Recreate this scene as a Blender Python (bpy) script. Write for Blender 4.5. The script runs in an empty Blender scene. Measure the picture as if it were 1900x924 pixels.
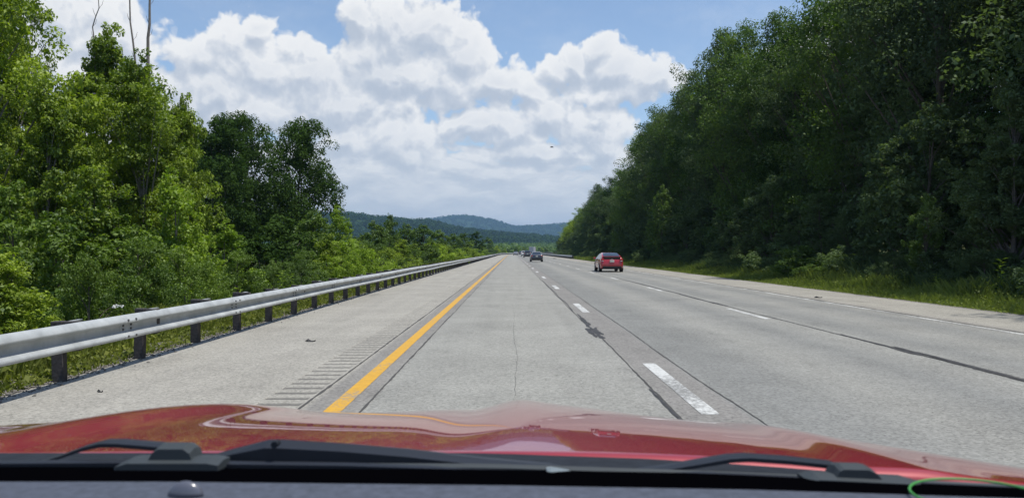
import bpy, math, random
import numpy as np
from math import radians as RAD, pi as PI

C = bpy.context.scene.collection
sc = bpy.context.scene
F = 1427.0            # focal length in photo pixels (1900 wide)
EYE = 1.5

# ------------------------------------------------------------------ camera
cam = bpy.data.cameras.new('camera'); cam_o = bpy.data.objects.new('camera', cam); C.objects.link(cam_o)
cam.sensor_width = 36; cam.lens = 36 * F / 1900; cam.clip_start = 0.05; cam.clip_end = 40000
cam_o.location = (0, 0, EYE); cam_o.rotation_euler = (RAD(90 + 0.18), 0, 0)
cam.dof.use_dof = True; cam.dof.focus_distance = 60; cam.dof.aperture_fstop = 11
sc.camera = cam_o

# ------------------------------------------------------------------ view
sc.view_settings.view_transform = 'Standard'; sc.view_settings.look = 'None'
sc.view_settings.exposure = 0.05; sc.view_settings.gamma = 1.0
sc.view_settings.use_curve_mapping = False

# ------------------------------------------------------------------ sun
SUN_EL, SUN_AZ = 70.0, 103.0      # azimuth measured from straight ahead towards the right
SUN_STRENGTH = 4.8
sd = bpy.data.lights.new('sun', 'SUN'); sd.energy = SUN_STRENGTH; sd.angle = RAD(0.53); sd.color = (1, 0.955, 0.88)
so = bpy.data.objects.new('sun', sd); C.objects.link(so)
so.rotation_euler = (RAD(90 - SUN_EL), 0, RAD(180 - SUN_AZ))
so.location = (30, 10, 60)

# ------------------------------------------------------------------ node helpers
class N:
    def __init__(s, tree): s.t = tree
    def n(s, kind, **kw):
        nd = s.t.nodes.new(kind)
        for k, v in kw.items():
            if k.startswith('i_'):
                nd.inputs[int(k[2:]) if k[2:].isdigit() else k[2:].replace('_', ' ')].default_value = v
            else: setattr(nd, k, v)
        return nd
    def l(s, a, b): s.t.links.new(a, b)
    def put(s, sock, v):
        if isinstance(v, bpy.types.NodeSocket): s.l(v, sock)
        elif v is not None: sock.default_value = v
    def math(s, op, a, b=None, c=None, clamp=False):
        nd = s.t.nodes.new('ShaderNodeMath'); nd.operation = op; nd.use_clamp = clamp
        s.put(nd.inputs[0], a); s.put(nd.inputs[1], b)
        if c is not None: s.put(nd.inputs[2], c)
        return nd.outputs[0]
    def vec(s, op, a, b=None, c=None):
        nd = s.t.nodes.new('ShaderNodeVectorMath'); nd.operation = op
        s.put(nd.inputs[0], a); s.put(nd.inputs[1], b)
        if c is not None: s.put(nd.inputs[2], c)
        return nd.outputs['Value'] if op in ('LENGTH', 'DOT_PRODUCT') else nd.outputs[0]
    def noise(s, v, scale, detail=3, rough=0.5, dim='3D', dist=0.0, lac=2.0):
        nd = s.t.nodes.new('ShaderNodeTexNoise'); nd.noise_dimensions = dim
        s.put(nd.inputs['Vector'], v)
        nd.inputs['Scale'].default_value = scale; nd.inputs['Detail'].default_value = detail
        nd.inputs['Roughness'].default_value = rough; nd.inputs['Distortion'].default_value = dist
        nd.inputs['Lacunarity'].default_value = lac
        return nd
    def ramp(s, v, stops, interp='LINEAR'):
        nd = s.t.nodes.new('ShaderNodeValToRGB'); nd.color_ramp.interpolation = interp
        el = nd.color_ramp.elements
        while len(el) < len(stops): el.new(0.5)
        for e, (p, c) in zip(el, stops):
            e.position = p; e.color = (c[0], c[1], c[2], 1) if hasattr(c, '__len__') else (c, c, c, 1)
        s.put(nd.inputs[0], v)
        return nd.outputs[0]
    def mix(s, f, a, b, mode='MIX'):
        nd = s.t.nodes.new('ShaderNodeMix'); nd.data_type = 'RGBA'; nd.blend_type = mode
        s.put(nd.inputs[0], f)
        for i, v in ((6, a), (7, b)):
            if isinstance(v, (tuple, list)): v = (v[0], v[1], v[2], 1)
            s.put(nd.inputs[i], v)
        return nd.outputs[2]
    def mapr(s, v, a, b, c=0.0, d=1.0, smooth=False):
        nd = s.t.nodes.new('ShaderNodeMapRange')
        if smooth: nd.interpolation_type = 'SMOOTHSTEP'
        s.put(nd.inputs[0], v)
        for i, q in ((1, a), (2, b), (3, c), (4, d)): nd.inputs[i].default_value = q
        return nd.outputs[0]

# ------------------------------------------------------------------ world: Nishita sky with cumulus
w = bpy.data.worlds.new('World'); sc.world = w; w.use_nodes = True
wt = w.node_tree; wt.nodes.clear(); W = N(wt)
sky = W.n('ShaderNodeTexSky', sky_type='NISHITA', sun_disc=False, sun_elevation=RAD(SUN_EL), sun_rotation=RAD(SUN_AZ),
          air_density=1.0, dust_density=0.6, ozone_density=1.6, altitude=200)
bg = W.n('ShaderNodeBackground'); bg.inputs[1].default_value = 0.148
W.l(sky.outputs[0], bg.inputs[0])
tc = W.n('ShaderNodeTexCoord')
sep = W.n('ShaderNodeSeparateXYZ'); W.l(tc.outputs['Generated'], sep.inputs[0])
az = W.math('ARCTAN2', sep.outputs[0], sep.outputs[1])
el = W.math('ARCSINE', sep.outputs[2])
cmb = W.n('ShaderNodeCombineXYZ'); W.l(az, cmb.inputs[0]); W.l(el, cmb.inputs[1])
skyp = cmb.outputs[0]
# cumulus heaps: azimuth / elevation in photo pixels from the view axis, radius x, radius y
HEAPS = [
 (440,70,62,44),(488,42,30,24),(375,96,60,30),(480,120,105,50),(400,160,110,45),(570,135,80,45),(620,185,140,62),
 (664,30,34,32),(735,55,80,55),(800,48,75,52),(858,100,58,50),(720,125,110,70),(845,150,105,48),(925,150,62,40),(985,165,55,22),
 (352,185,60,48),(490,205,150,38),(650,250,85,42),(730,262,95,50),(760,290,58,28),
 (1112,88,34,30),(1078,115,46,28),(1145,130,62,38),(1215,142,62,36),(1045,130,46,24),(1125,168,110,26),
 (1012,208,52,32),(1085,235,85,45),(1118,205,46,20),(895,232,70,26),(960,245,62,36),(858,220,36,14),(1125,272,44,24),(1010,276,120,16),
 (100,30,110,85),(205,70,60,52),(60,110,120,60),(150,150,90,36),(-150,90,220,120),(-420,40,200,120),
 (1600,120,160,90),(1980,60,220,120),(2400,180,260,110)]
def dens_group():
    g = bpy.data.node_groups.new('cloud_density', 'ShaderNodeTree')
    g.interface.new_socket('P', in_out='INPUT', socket_type='NodeSocketVector')
    g.interface.new_socket('D', in_out='OUTPUT', socket_type='NodeSocketFloat')
    G = N(g); gi = G.n('NodeGroupInput'); go = G.n('NodeGroupOutput')
    p = gi.outputs[0]
    wn = G.noise(p, 13, 4, 0.55)
    wrp = G.vec('SUBTRACT', wn.outputs['Color'], (0.5, 0.5, 0.5))
    pw = G.vec('MULTIPLY_ADD', wrp, (0.055, 0.045, 0.0), p)
    flat = G.vec('MULTIPLY', pw, (1, 1, 0))
    acc = None
    for px, py, rx, ry in HEAPS:
        u = (px - 950) / F; v = (466 - py) / F
        a = math.atan(u); e = math.atan(v / math.sqrt(1 + u * u))
        ix, iy = F / rx * 0.92, F / ry * 0.92
        ln = G.vec('LENGTH', G.vec('MULTIPLY_ADD', flat, (ix, iy, 0), (-a * ix, -e * iy, 0)))
        acc = ln if acc is None else G.math('SMOOTH_MIN', acc, ln, 0.35)
    d = G.math('SUBTRACT', 1.0, acc)
    d = G.math('MAXIMUM', d, -0.9)
    # billows: inverted voronoi-like puffs from folded noise
    n1 = G.noise(p, 24, 5, 0.5)
    f1 = G.math('ABSOLUTE', G.math('SUBTRACT', n1.outputs[0], 0.5))
    vor = G.n('ShaderNodeTexVoronoi', feature='SMOOTH_F1'); G.l(pw, vor.inputs['Vector'])
    vor.inputs['Scale'].default_value = 34; vor.inputs['Detail'].default_value = 2.5; vor.inputs['Roughness'].default_value = 0.55
    vor.inputs['Smoothness'].default_value = 0.35
    puff = G.math('MULTIPLY', vor.outputs['Distance'], -0.6)
    d = G.math('ADD', d, G.math('MULTIPLY', f1, -0.8))
    d = G.math('ADD', G.math('ADD', d, puff), 0.84)
    n3 = G.noise(pw, 95, 4, 0.6)
    d = G.math('ADD', d, G.math('MULTIPLY', G.math('SUBTRACT', n3.outputs[0], 0.5), 0.22))
    # low stratocumulus towards the horizon (long thin rows)
    st = G.vec('MULTIPLY', pw, (1.0, 4.0, 1.0))
    n2 = G.noise(st, 9, 6, 0.6)
    sy = G.n('ShaderNodeSeparateXYZ'); G.l(p, sy.inputs[0])
    lowm = G.math('MULTIPLY', G.mapr(sy.outputs[1], 0.0, 0.03, 0.4, 1, True), G.mapr(sy.outputs[1], 0.12, 0.19, 1.0, 0.0, True))
    d2 = G.math('MULTIPLY', G.math('ADD', G.math('MULTIPLY', G.math('SUBTRACT', n2.outputs[0], 0.5), 2.2), 0.52), lowm)
    d = G.math('SMOOTH_MAX', d, G.math('SUBTRACT', d2, G.math('MULTIPLY', G.math('SUBTRACT', 1.0, lowm), 2.0)), 0.1)
    G.l(d, go.inputs[0])
    return g
grp = dens_group()
def dens(p):
    nd = W.n('ShaderNodeGroup'); nd.node_tree = grp; W.put(nd.inputs[0], p); return nd.outputs[0]
d0 = dens(skyp)
d1 = dens(W.vec('ADD', skyp, (0.006, 0.016, 0)))
alpha = W.mapr(d0, 0.03, 0.34, 0, 1, True)
wisp = W.noise(W.vec('MULTIPLY', skyp, (1, 2.2, 1)), 5, 6, 0.62)
veil = W.mapr(wisp.outputs[0], 0.42, 0.8, 0.06, 0.5, True)
lit = W.math('MULTIPLY_ADD', W.math('SUBTRACT', d0, d1), 1.25, 0.68, clamp=True)
thick = W.mapr(d0, 0.3, 1.5, 0.0, 0.25, True)
lit = W.math('SUBTRACT', lit, thick, clamp=True)
big = W.noise(skyp, 6, 4, 0.5)
lit = W.math('ADD', lit, W.math('MULTIPLY', W.math('SUBTRACT', big.outputs[0], 0.5), 0.5), clamp=True)
ccol = W.ramp(lit, [(0.0, (0.54, 0.60, 0.69)), (0.35, (0.62, 0.67, 0.745)), (0.7, (0.80, 0.825, 0.86)), (1.0, (0.98, 0.98, 0.97))])
# clouds close to the horizon fade into the air
lowfade = W.mapr(el, 0.0, 0.18, 0.78, 0.0, True)
ccol = W.mix(lowfade, ccol, (0.66, 0.72, 0.78))
cbg = W.n('ShaderNodeBackground'); W.l(ccol, cbg.inputs[0]); cbg.inputs[1].default_value = 0.94
al = W.math('MAXIMUM', alpha, W.math('MULTIPLY', veil, 0.35))
al = W.math('MULTIPLY', al, 0.97)
mx = W.n('ShaderNodeMixShader'); W.l(al, mx.inputs[0]); W.l(bg.outputs[0], mx.inputs[1]); W.l(cbg.outputs[0], mx.inputs[2])
wo = W.n('ShaderNodeOutputWorld'); W.l(mx.outputs[0], wo.inputs[0])
w.cycles.sampling_method = 'MANUAL'; w.cycles.sample_map_resolution = 512

# ------------------------------------------------------------------ cycles
try:
    cy = sc.cycles
    cy.use_denoising = True; cy.denoiser = 'OPENIMAGEDENOISE'
    cy.max_bounces = 6; cy.diffuse_bounces = 2; cy.glossy_bounces = 3; cy.transmission_bounces = 3
    cy.volume_bounces = 0; cy.transparent_max_bounces = 6; cy.caustics_reflective = False; cy.caustics_refractive = False
    cy.sample_clamp_indirect = 4
except Exception: pass

# ------------------------------------------------------------------ mesh helpers
def tag(o, label=None, cat=None, group=None, kind=None):
    if label: o['label'] = label
    if cat: o['category'] = cat
    if group: o['group'] = group
    if kind: o['kind'] = kind
    return o
def link(name, me, mat, parent=None, smooth=False):
    if mat is not None: me.materials.append(mat)
    if smooth: me.polygons.foreach_set('use_smooth', np.ones(len(me.polygons), bool))
    o = bpy.data.objects.new(name, me); C.objects.link(o)
    if parent is not None: o.parent = parent
    return o
def empty(name, loc=(0, 0, 0), rz=0.0, **kw):
    o = bpy.data.objects.new(name, None); C.objects.link(o); o.location = loc; o.rotation_euler = (0, 0, rz)
    o.empty_display_size = 0.3
    return tag(o, **kw)
def np_mesh(name, V, Fc):
    V = np.asarray(V, np.float32); Fc = np.asarray(Fc, np.int32); k = Fc.shape[1]
    me = bpy.data.meshes.new(name)
    me.vertices.add(len(V)); me.vertices.foreach_set('co', V.ravel())
    me.loops.add(Fc.size); me.loops.foreach_set('vertex_index', Fc.ravel())
    me.polygons.add(len(Fc)); me.polygons.foreach_set('loop_start', np.arange(0, Fc.size, k, dtype=np.int32))
    me.update(calc_edges=True)
    return me
class MB:
    def __init__(s): s.v = []; s.f = []
    def add(s, vs, fs):
        b = len(s.v); s.v += [tuple(p) for p in vs]; s.f += [tuple(b + i for i in f) for f in fs]; return s
    def box(s, c, d, bev=0.0):
        x, y, z = c; a, b, h = d[0] / 2, d[1] / 2, d[2] / 2
        if bev <= 0:
            s.add([(x + i * a, y + j * b, z + k * h) for k in (-1, 1) for j in (-1, 1) for i in (-1, 1)],
                  [(0, 2, 3, 1), (4, 5, 7, 6), (0, 1, 5, 4), (2, 6, 7, 3), (0, 4, 6, 2), (1, 3, 7, 5)])
        else:
            prof = [(-a + bev, -b), (a - bev, -b), (a, -b + bev), (a, b - bev), (a - bev, b), (-a + bev, b), (-a, b - bev), (-a, -b + bev)]
            rings = []
            for (sc_, zz) in ((1 - bev / max(a, b), -h), (1, -h + bev), (1, h - bev), (1 - bev / max(a, b), h)):
                rings.append([(x + p[0] * sc_, y + p[1] * sc_, z + zz) for p in prof])
            s.loft(rings, True, True)
        return s
    def loft(s, rings, closed=True, caps=False):
        n = len(rings[0]); vs = [p for r in rings for p in r]; fs = []
        for i in range(len(rings) - 1):
            for j in range(n if closed else n - 1):
                k = (j + 1) % n
                fs.append((i * n + j, i * n + k, (i + 1) * n + k, (i + 1) * n + j))
        if caps:
            fs.append(tuple(range(n - 1, -1, -1))); fs.append(tuple((len(rings) - 1) * n + j for j in range(n)))
        return s.add(vs, fs)
    def tube(s, pts, rad, n=6, cap=True, flat=1.0):
        pts = [np.array(p, float) for p in pts]
        if not hasattr(rad, '__len__'): rad = [rad] * len(pts)
        rings = []
        for i, p in enumerate(pts):
            t = pts[min(i + 1, len(pts) - 1)] - pts[max(i - 1, 0)]; t = t / (np.linalg.norm(t) + 1e-9)
            up = np.array((0, 0, 1.0)) if abs(t[2]) < 0.9 else np.array((1.0, 0, 0))
            a = np.cross(t, up); a /= np.linalg.norm(a); b = np.cross(a, t)
            rings.append([tuple(p + rad[i] * (math.cos(2 * PI * k / n) * a + flat * math.sin(2 * PI * k / n) * b)) for k in range(n)])
        return s.loft(rings, True, cap)
    def cyl(s, c, r, d, axis='x', n=20):
        rings = []
        for q in (-d / 2, d / 2):
            ring = []
            for k in range(n):
                a, b = r * math.cos(2 * PI * k / n), r * math.sin(2 * PI * k / n)
                off = {'x': (q, a, b), 'y': (a, q, b), 'z': (a, b, q)}[axis]
                ring.append((c[0] + off[0], c[1] + off[1], c[2] + off[2]))
            rings.append(ring)
        return s.loft(rings, True, True)
    def mesh(s, name):
        me = bpy.data.meshes.new(name); me.from_pydata(s.v, [], s.f); me.validate(); me.update()
        import bmesh
        bm = bmesh.new(); bm.from_mesh(me); bmesh.ops.recalc_face_normals(bm, faces=bm.faces); bm.to_mesh(me); bm.free()
        return me
    def build(s, name, mat, parent=None, smooth=False): return link(name, s.mesh(name), mat, parent, smooth)

# ------------------------------------------------------------------ materials
def pmat(name, col, rough=0.6, metal=0.0, coat=0.0, nscale=0, namp=0.25, bump=0.0, spec=0.5, coat_rough=0.03):
    m = bpy.data.materials.new(name); m.use_nodes = True; t = m.node_tree; t.nodes.clear(); G = N(t)
    b = G.n('ShaderNodeBsdfPrincipled'); out = G.n('ShaderNodeOutputMaterial'); G.l(b.outputs[0], out.inputs[0])
    b.inputs['Roughness'].default_value = rough; b.inputs['Metallic'].default_value = metal
    b.inputs['Coat Weight'].default_value = coat; b.inputs['Coat Roughness'].default_value = coat_rough
    b.inputs['Specular IOR Level'].default_value = spec
    if nscale:
        co = G.n('ShaderNodeTexCoord'); nz = G.noise(co.outputs['Object'], nscale, 5, 0.6)
        lo = tuple(c * (1 - namp) for c in col); hi = tuple(min(1, c * (1 + namp)) for c in col)
        G.l(G.ramp(nz.outputs[0], [(0.3, lo), (0.7, hi)]), b.inputs['Base Color'])
        if bump:
            bp = G.n('ShaderNodeBump'); bp.inputs['Strength'].default_value = bump; bp.inputs['Distance'].default_value = 0.01
            G.l(nz.outputs[0], bp.inputs['Height']); G.l(bp.outputs[0], b.inputs['Normal'])
    else: b.inputs['Base Color'].default_value = (*col, 1)
    return m
def leaf_mat(name, dark, light, trans=0.35, scale=0.5, gloss=0.06, tcol=None):
    m = bpy.data.materials.new(name); m.use_nodes = True; t = m.node_tree; t.nodes.clear(); G = N(t)
    geo = G.n('ShaderNodeNewGeometry'); oi = G.n('ShaderNodeObjectInfo')
    co = G.n('ShaderNodeTexCoord')
    nz = G.noise(G.vec('ADD', co.outputs['Object'], G.vec('MULTIPLY', oi.outputs['Location'], (1, 1, 1))), scale, 3, 0.55)
    f = G.math('ADD', G.math('MULTIPLY', G.math('SUBTRACT', nz.outputs[0], 0.5), 1.5), G.math('MULTIPLY', geo.outputs['Random Per Island'], 0.55))
    f = G.math('ADD', f, G.math('MULTIPLY', G.math('SUBTRACT', oi.outputs['Random'], 0.5), 0.35))
    f = G.math('ADD', f, 0.22, clamp=True)
    col = G.mix(f, dark, light)
    df = G.n('ShaderNodeBsdfDiffuse'); G.l(col, df.inputs[0])
    tr = G.n('ShaderNodeBsdfTranslucent')
    tc_ = G.mix(1.0, col, tcol or (1.35, 1.5, 0.55), 'MULTIPLY'); G.l(tc_, tr.inputs[0])
    m1 = G.n('ShaderNodeMixShader'); m1.inputs[0].default_value = trans
    G.l(df.outputs[0], m1.inputs[1]); G.l(tr.outputs[0], m1.inputs[2])
    gl = G.n('ShaderNodeBsdfGlossy'); gl.inputs[0].default_value = (0.9, 0.95, 1, 1); gl.inputs[1].default_value = 0.55
    m2 = G.n('ShaderNodeMixShader'); m2.inputs[0].default_value = gloss * 0.35
    G.l(m1.outputs[0], m2.inputs[1]); G.l(gl.outputs[0], m2.inputs[2])
    out = G.n('ShaderNodeOutputMaterial'); G.l(m2.outputs[0], out.inputs[0])
    return m
M = {}
M['bark'] = pmat('bark', (0.10, 0.085, 0.065), 0.9, nscale=14, namp=0.5, bump=0.6)
M['grey_bark'] = pmat('grey_bark', (0.17, 0.155, 0.14), 0.9, nscale=14, namp=0.4, bump=0.5)
M['leaf_bright'] = leaf_mat('leaf_bright', (0.048, 0.095, 0.010), (0.330, 0.420, 0.040), 0.36, 0.45)
M['leaf_lime'] = leaf_mat('leaf_lime', (0.100, 0.175, 0.014), (0.330, 0.440, 0.045), 0.40, 0.6)
M['leaf_shrub'] = leaf_mat('leaf_shrub', (0.045, 0.090, 0.012), (0.170, 0.250, 0.035), 0.33, 0.7)
M['leaf_mid'] = leaf_mat('leaf_mid', (0.042, 0.084, 0.016), (0.130, 0.200, 0.036), 0.34, 0.35)
M['leaf_dark'] = leaf_mat('leaf_dark', (0.022, 0.048, 0.014), (0.070, 0.118, 0.030), 0.24, 0.35, 0.0)
M['leaf_forest'] = leaf_mat('leaf_forest', (0.046, 0.074, 0.034), (0.135, 0.190, 0.080), 0.30, 0.3, 0.03)
M['leaf_needle'] = leaf_mat('leaf_needle', (0.055, 0.092, 0.046), (0.140, 0.185, 0.090), 0.25, 0.3, 0.0)
M['leaf_hill'] = leaf_mat('leaf_hill', (0.018, 0.042, 0.013), (0.055, 0.098, 0.025), 0.2, 0.01, 0.0)
M['leaf_far'] = leaf_mat('leaf_far', (0.055, 0.105, 0.022), (0.150, 0.225, 0.045), 0.3, 0.03)
M['grass'] = leaf_mat('grass', (0.090, 0.115, 0.022), (0.250, 0.270, 0.055), 0.35, 0.9, 0.03)
M['grass_dark'] = leaf_mat('grass_dark', (0.085, 0.115, 0.028), (0.225, 0.270, 0.065), 0.35, 0.5, 0.03)
M['flower'] = pmat('flower', (0.75, 0.75, 0.70), 0.8)
M['steel'] = pmat('galvanised_steel', (0.38, 0.40, 0.40), 0.5, metal=0.1, nscale=3.5, namp=0.22)
M['post'] = pmat('weathered_post', (0.050, 0.045, 0.045), 0.85, nscale=22, namp=0.5, bump=0.5)
M['yellow'] = None
M['black_rubber'] = pmat('black_rubber', (0.02, 0.02, 0.021), 0.7)
M['dark_glass'] = pmat('dark_glass', (0.012, 0.016, 0.02), 0.06, spec=0.8)
M['bolt'] = pmat('bolt', (0.10, 0.10, 0.10), 0.6, metal=0.5)

def road_uv(me, us, ss):
    uv = me.uv_layers.new(name='road')
    idx = np.zeros(len(me.loops), np.int32); me.loops.foreach_get('vertex_index', idx)
    uv.data.foreach_set('uv', np.stack([us[idx], ss[idx]], 1).astype(np.float32).ravel())

def asphalt_mat():
    m = bpy.data.materials.new('asphalt'); m.use_nodes = True; t = m.node_tree; t.nodes.clear(); G = N(t)
    uv = G.n('ShaderNodeUVMap'); uv.uv_map = 'road'
    sp = G.n('ShaderNodeSeparateXYZ'); G.l(uv.outputs[0], sp.inputs[0]); u = sp.outputs[0]
    wob = G.noise(uv.outputs[0], 1.1, 4, 0.6)
    uw = G.math('ADD', u, G.math('MULTIPLY', G.math('SUBTRACT', wob.outputs[0], 0.5), 0.06))
    k = G.math('DIVIDE', G.math('ADD', uw, 6.0), 20.0)      # -6..14 -> 0..1
    def q(x): return (x + 6) / 20
    A = (0.338, 0.328, 0.298); S = (0.245, 0.238, 0.225); L = (0.285, 0.287, 0.272); L2 = (0.220, 0.226, 0.221); Bk = (0.328, 0.317, 0.284)
    base = G.ramp(k, [(0, A), (q(-1.99), A), (q(-1.96), S), (q(-1.44), S), (q(-1.40), (0.285, 0.287, 0.27)), (q(0.2), (0.300, 0.302, 0.283)),
                      (q(1.50), L), (q(1.54), (0.235, 0.23, 0.222)), (q(2.17), (0.235, 0.23, 0.222)), (q(2.2), L2), (q(2.9), L2), (q(3.9), L), (q(4.9), L2),
                      (q(5.7), L), (q(6.6), (0.225, 0.231, 0.226)), (q(7.6), L), (q(8.5), (0.222, 0.228, 0.222)), (q(9.15), L), (q(9.5), (0.28, 0.27, 0.25)), (q(9.9), Bk), (1, Bk)])
    # long streaks along the driving direction and mottling
    stv = G.vec('MULTIPLY', uv.outputs[0], (1.6, 0.06, 1)); st = G.noise(stv, 1.5, 5, 0.6)
    mot = G.noise(uv.outputs[0], 0.55, 5, 0.65)
    v = G.math('ADD', G.math('MULTIPLY', G.math('SUBTRACT', st.outputs[0], 0.5), 0.32), G.math('MULTIPLY', G.math('SUBTRACT', mot.outputs[0], 0.5), 0.62))
    mid_ = G.noise(uv.outputs[0], 7, 5, 0.7)
    v = G.math('ADD', v, G.math('MULTIPLY', G.math('SUBTRACT', mid_.outputs[0], 0.5), 0.2))
    stain = G.noise(G.vec('MULTIPLY', uv.outputs[0], (0.9, 0.32, 1)), 1.0, 4, 0.6)
    v = G.math('SUBTRACT', v, G.mapr(stain.outputs[0], 0.58, 0.76, 0, 0.22, True))
    # stone chips
    vo = G.n('ShaderNodeTexVoronoi'); G.l(uv.outputs[0], vo.inputs['Vector']); vo.inputs['Scale'].default_value = 40
    chip = G.noise(uv.outputs[0], 85, 3, 0.7)
    big_ = G.noise(uv.outputs[0], 22, 4, 0.7)
    cs = G.n('ShaderNodeSeparateColor'); G.l(vo.outputs['Color'], cs.inputs[0])
    g2 = G.math('MULTIPLY', G.math('SUBTRACT', cs.outputs[0], 0.5), 0.42)
    g2 = G.math('ADD', g2, G.math('MULTIPLY', G.math('SUBTRACT', chip.outputs[0], 0.5), 0.5))
    g2 = G.math('ADD', g2, G.math('MULTIPLY', G.math('SUBTRACT', big_.outputs[0], 0.5), 0.5))
    pit = G.noise(uv.outputs[0], 34, 2, 0.5); pitm = G.mapr(pit.outputs[0], 0.63, 0.70, 0, 0.65)
    fac = G.math('ADD', G.math('ADD', 1.0, v), g2)
    fac = G.math('SUBTRACT', fac, pitm)
    fac = G.math('MAXIMUM', fac, 0.25)
    cc = G.n('ShaderNodeCombineXYZ')
    for i in range(3): G.l(fac, cc.inputs[i])
    col = G.mix(1.0, G.mix(1.0, base, (0.84, 0.83, 0.80), 'MULTIPLY'), cc.outputs[0], 'MULTIPLY')
    b = G.n('ShaderNodeBsdfPrincipled'); G.l(col, b.inputs['Base Color']); b.inputs['Roughness'].default_value = 0.85
    b.inputs['Specular IOR Level'].default_value = 0.35
    bp = G.n('ShaderNodeBump'); bp.inputs['Strength'].default_value = 0.55; bp.inputs['Distance'].default_value = 0.006
    G.l(G.math('ADD', cs.outputs[0], big_.outputs[0]), bp.inputs['Height']); G.l(bp.outputs[0], b.inputs['Normal'])
    out = G.n('ShaderNodeOutputMaterial'); G.l(b.outputs[0], out.inputs[0])
    return m
M['asphalt'] = asphalt_mat()
def paint_mat(name, col, wear, asph=(0.20, 0.20, 0.19)):
    m = bpy.data.materials.new(name); m.use_nodes = True; t = m.node_tree; t.nodes.clear(); G = N(t)
    co = G.n('ShaderNodeTexCoord')
    n = G.noise(co.outputs['Object'], 16, 7, 0.8); n2 = G.noise(co.outputs['Object'], 0.9, 3, 0.5)
    f = G.mapr(G.math('ADD', n.outputs[0], G.math('MULTIPLY', G.math('SUBTRACT', n2.outputs[0], 0.5), 0.5)), wear, wear + 0.10)
    tint = G.noise(co.outputs['Object'], 9, 4, 0.6)
    pc = G.mix(G.mapr(tint.outputs[0], 0.3, 0.7), tuple(c * 0.82 for c in col), col)
    c = G.mix(f, asph, pc)
    b = G.n('ShaderNodeBsdfPrincipled'); G.l(c, b.inputs['Base Color']); b.inputs['Roughness'].default_value = 0.7
    out = G.n('ShaderNodeOutputMaterial'); G.l(b.outputs[0], out.inputs[0]); return m
M['white_paint'] = paint_mat('white_paint', (0.56, 0.57, 0.55), 0.41)
M['worn_white'] = paint_mat('worn_white', (0.58, 0.59, 0.56), 0.47)
M['yellow_paint'] = paint_mat('yellow_paint', (0.56, 0.31, 0.025), 0.34)
M['sealant'] = pmat('crack_sealant', (0.035, 0.035, 0.036), 0.75, nscale=12, namp=0.6)
M['crack'] = pmat('open_crack', (0.06, 0.058, 0.055), 0.95)
M['gravel'] = pmat('gravel', (0.15, 0.14, 0.125), 0.95, nscale=38, namp=0.6, bump=1.0)

# ------------------------------------------------------------------ road path: straight, then a gentle curve to the right
S0, RC = 300.0, 1150.0
def path(s, u):
    s = np.asarray(s, float); u = np.asarray(u, float); s, u = np.broadcast_arrays(s, u)
    th = np.clip(s - S0, 0, None) / RC
    x = np.where(s <= S0, u, RC - (RC - u) * np.cos(th))
    y = np.where(s <= S0, s, S0 + (RC - u) * np.sin(th))
    return x, y
def to_su(x, y):
    x = np.asarray(x, float); y = np.asarray(y, float)
    th = np.arctan2(np.clip(y - S0, 0, None), RC - x)
    u = np.where(y <= S0, x, RC - np.hypot(RC - x, y - S0)); s = np.where(y <= S0, y, S0 + th * RC)
    return s, u
def sstep(x, a, b):
    t = np.clip((np.asarray(x, float) - a) / (b - a), 0, 1); return t * t * (3 - 2 * t)
def hnoise(x, y, k=1.0):
    x = np.asarray(x, float) * k; y = np.asarray(y, float) * k
    return (np.sin(x * 1.0 + 1.3 * np.sin(y * 0.7)) + np.sin(y * 1.3 + 2.1 * np.sin(x * 0.5 + 1)) + 0.5 * np.sin(x * 2.7 + y * 1.9)) / 2.5
def ground(x, y):
    s, u = to_su(x, y)
    z = np.full(np.shape(u), -0.03)
    z = z - 2.9 * sstep(u, -6.3, -13.5) * 1.0 if False else z
    left = sstep(-u, 6.0, 15.0) * -3.0 - sstep(-u, 15, 60) * 2.0
    right = -0.12 * sstep(u, 12.2, 13.5) + 0.9 * sstep(u, 15, 24) + 3.0 * sstep(u, 24, 80) * (1 - sstep(s, 220, 330))
    far = sstep(s, 380, 700) * -3.0 * np.clip(sstep(-u, 12, 60) + sstep(u, 16, 60), 0, 1)
    z = z + left + right + far
    rough = np.clip(sstep(-u, 6, 9) + sstep(u, 13, 17), 0, 1)
    z = z + rough * (0.10 * hnoise(x, y, 0.9) + 0.3 * hnoise(x, y, 0.13))
    # beyond 700 m the valley floor rises slowly to the foot of the hills
    z = z + sstep(y, 700, 2500) * 22
    return z
def gz(x, y): return float(ground(np.array([x]), np.array([y]))[0])

# ground sheet (one sheet to the horizon)
def ground_mat():
    m = bpy.data.materials.new('ground_cover'); m.use_nodes = True; t = m.node_tree; t.nodes.clear(); G = N(t)
    co = G.n('ShaderNodeTexCoord')
    n = G.noise(co.outputs['Object'], 0.6, 6, 0.6); n2 = G.noise(co.outputs['Object'], 9, 4, 0.6)
    c = G.ramp(n.outputs[0], [(0.3, (0.045, 0.06, 0.018)), (0.5, (0.075, 0.095, 0.028)), (0.7, (0.12, 0.12, 0.05))])
    c = G.mix(G.mapr(n2.outputs[0], 0.35, 0.65, 0, 0.5), c, (0.06, 0.055, 0.035))
    b = G.n('ShaderNodeBsdfPrincipled'); G.l(c, b.inputs['Base Color']); b.inputs['Roughness'].default_value = 1.0; b.inputs['Specular IOR Level'].default_value = 0.1
    bp = G.n('ShaderNodeBump'); bp.inputs['Distance'].default_value = 0.1; G.l(n2.outputs[0], bp.inputs['Height']); G.l(bp.outputs[0], b.inputs['Normal'])
    out = G.n('ShaderNodeOutputMaterial'); G.l(b.outputs[0], out.inputs[0]); return m
M['ground'] = ground_mat()
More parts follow.
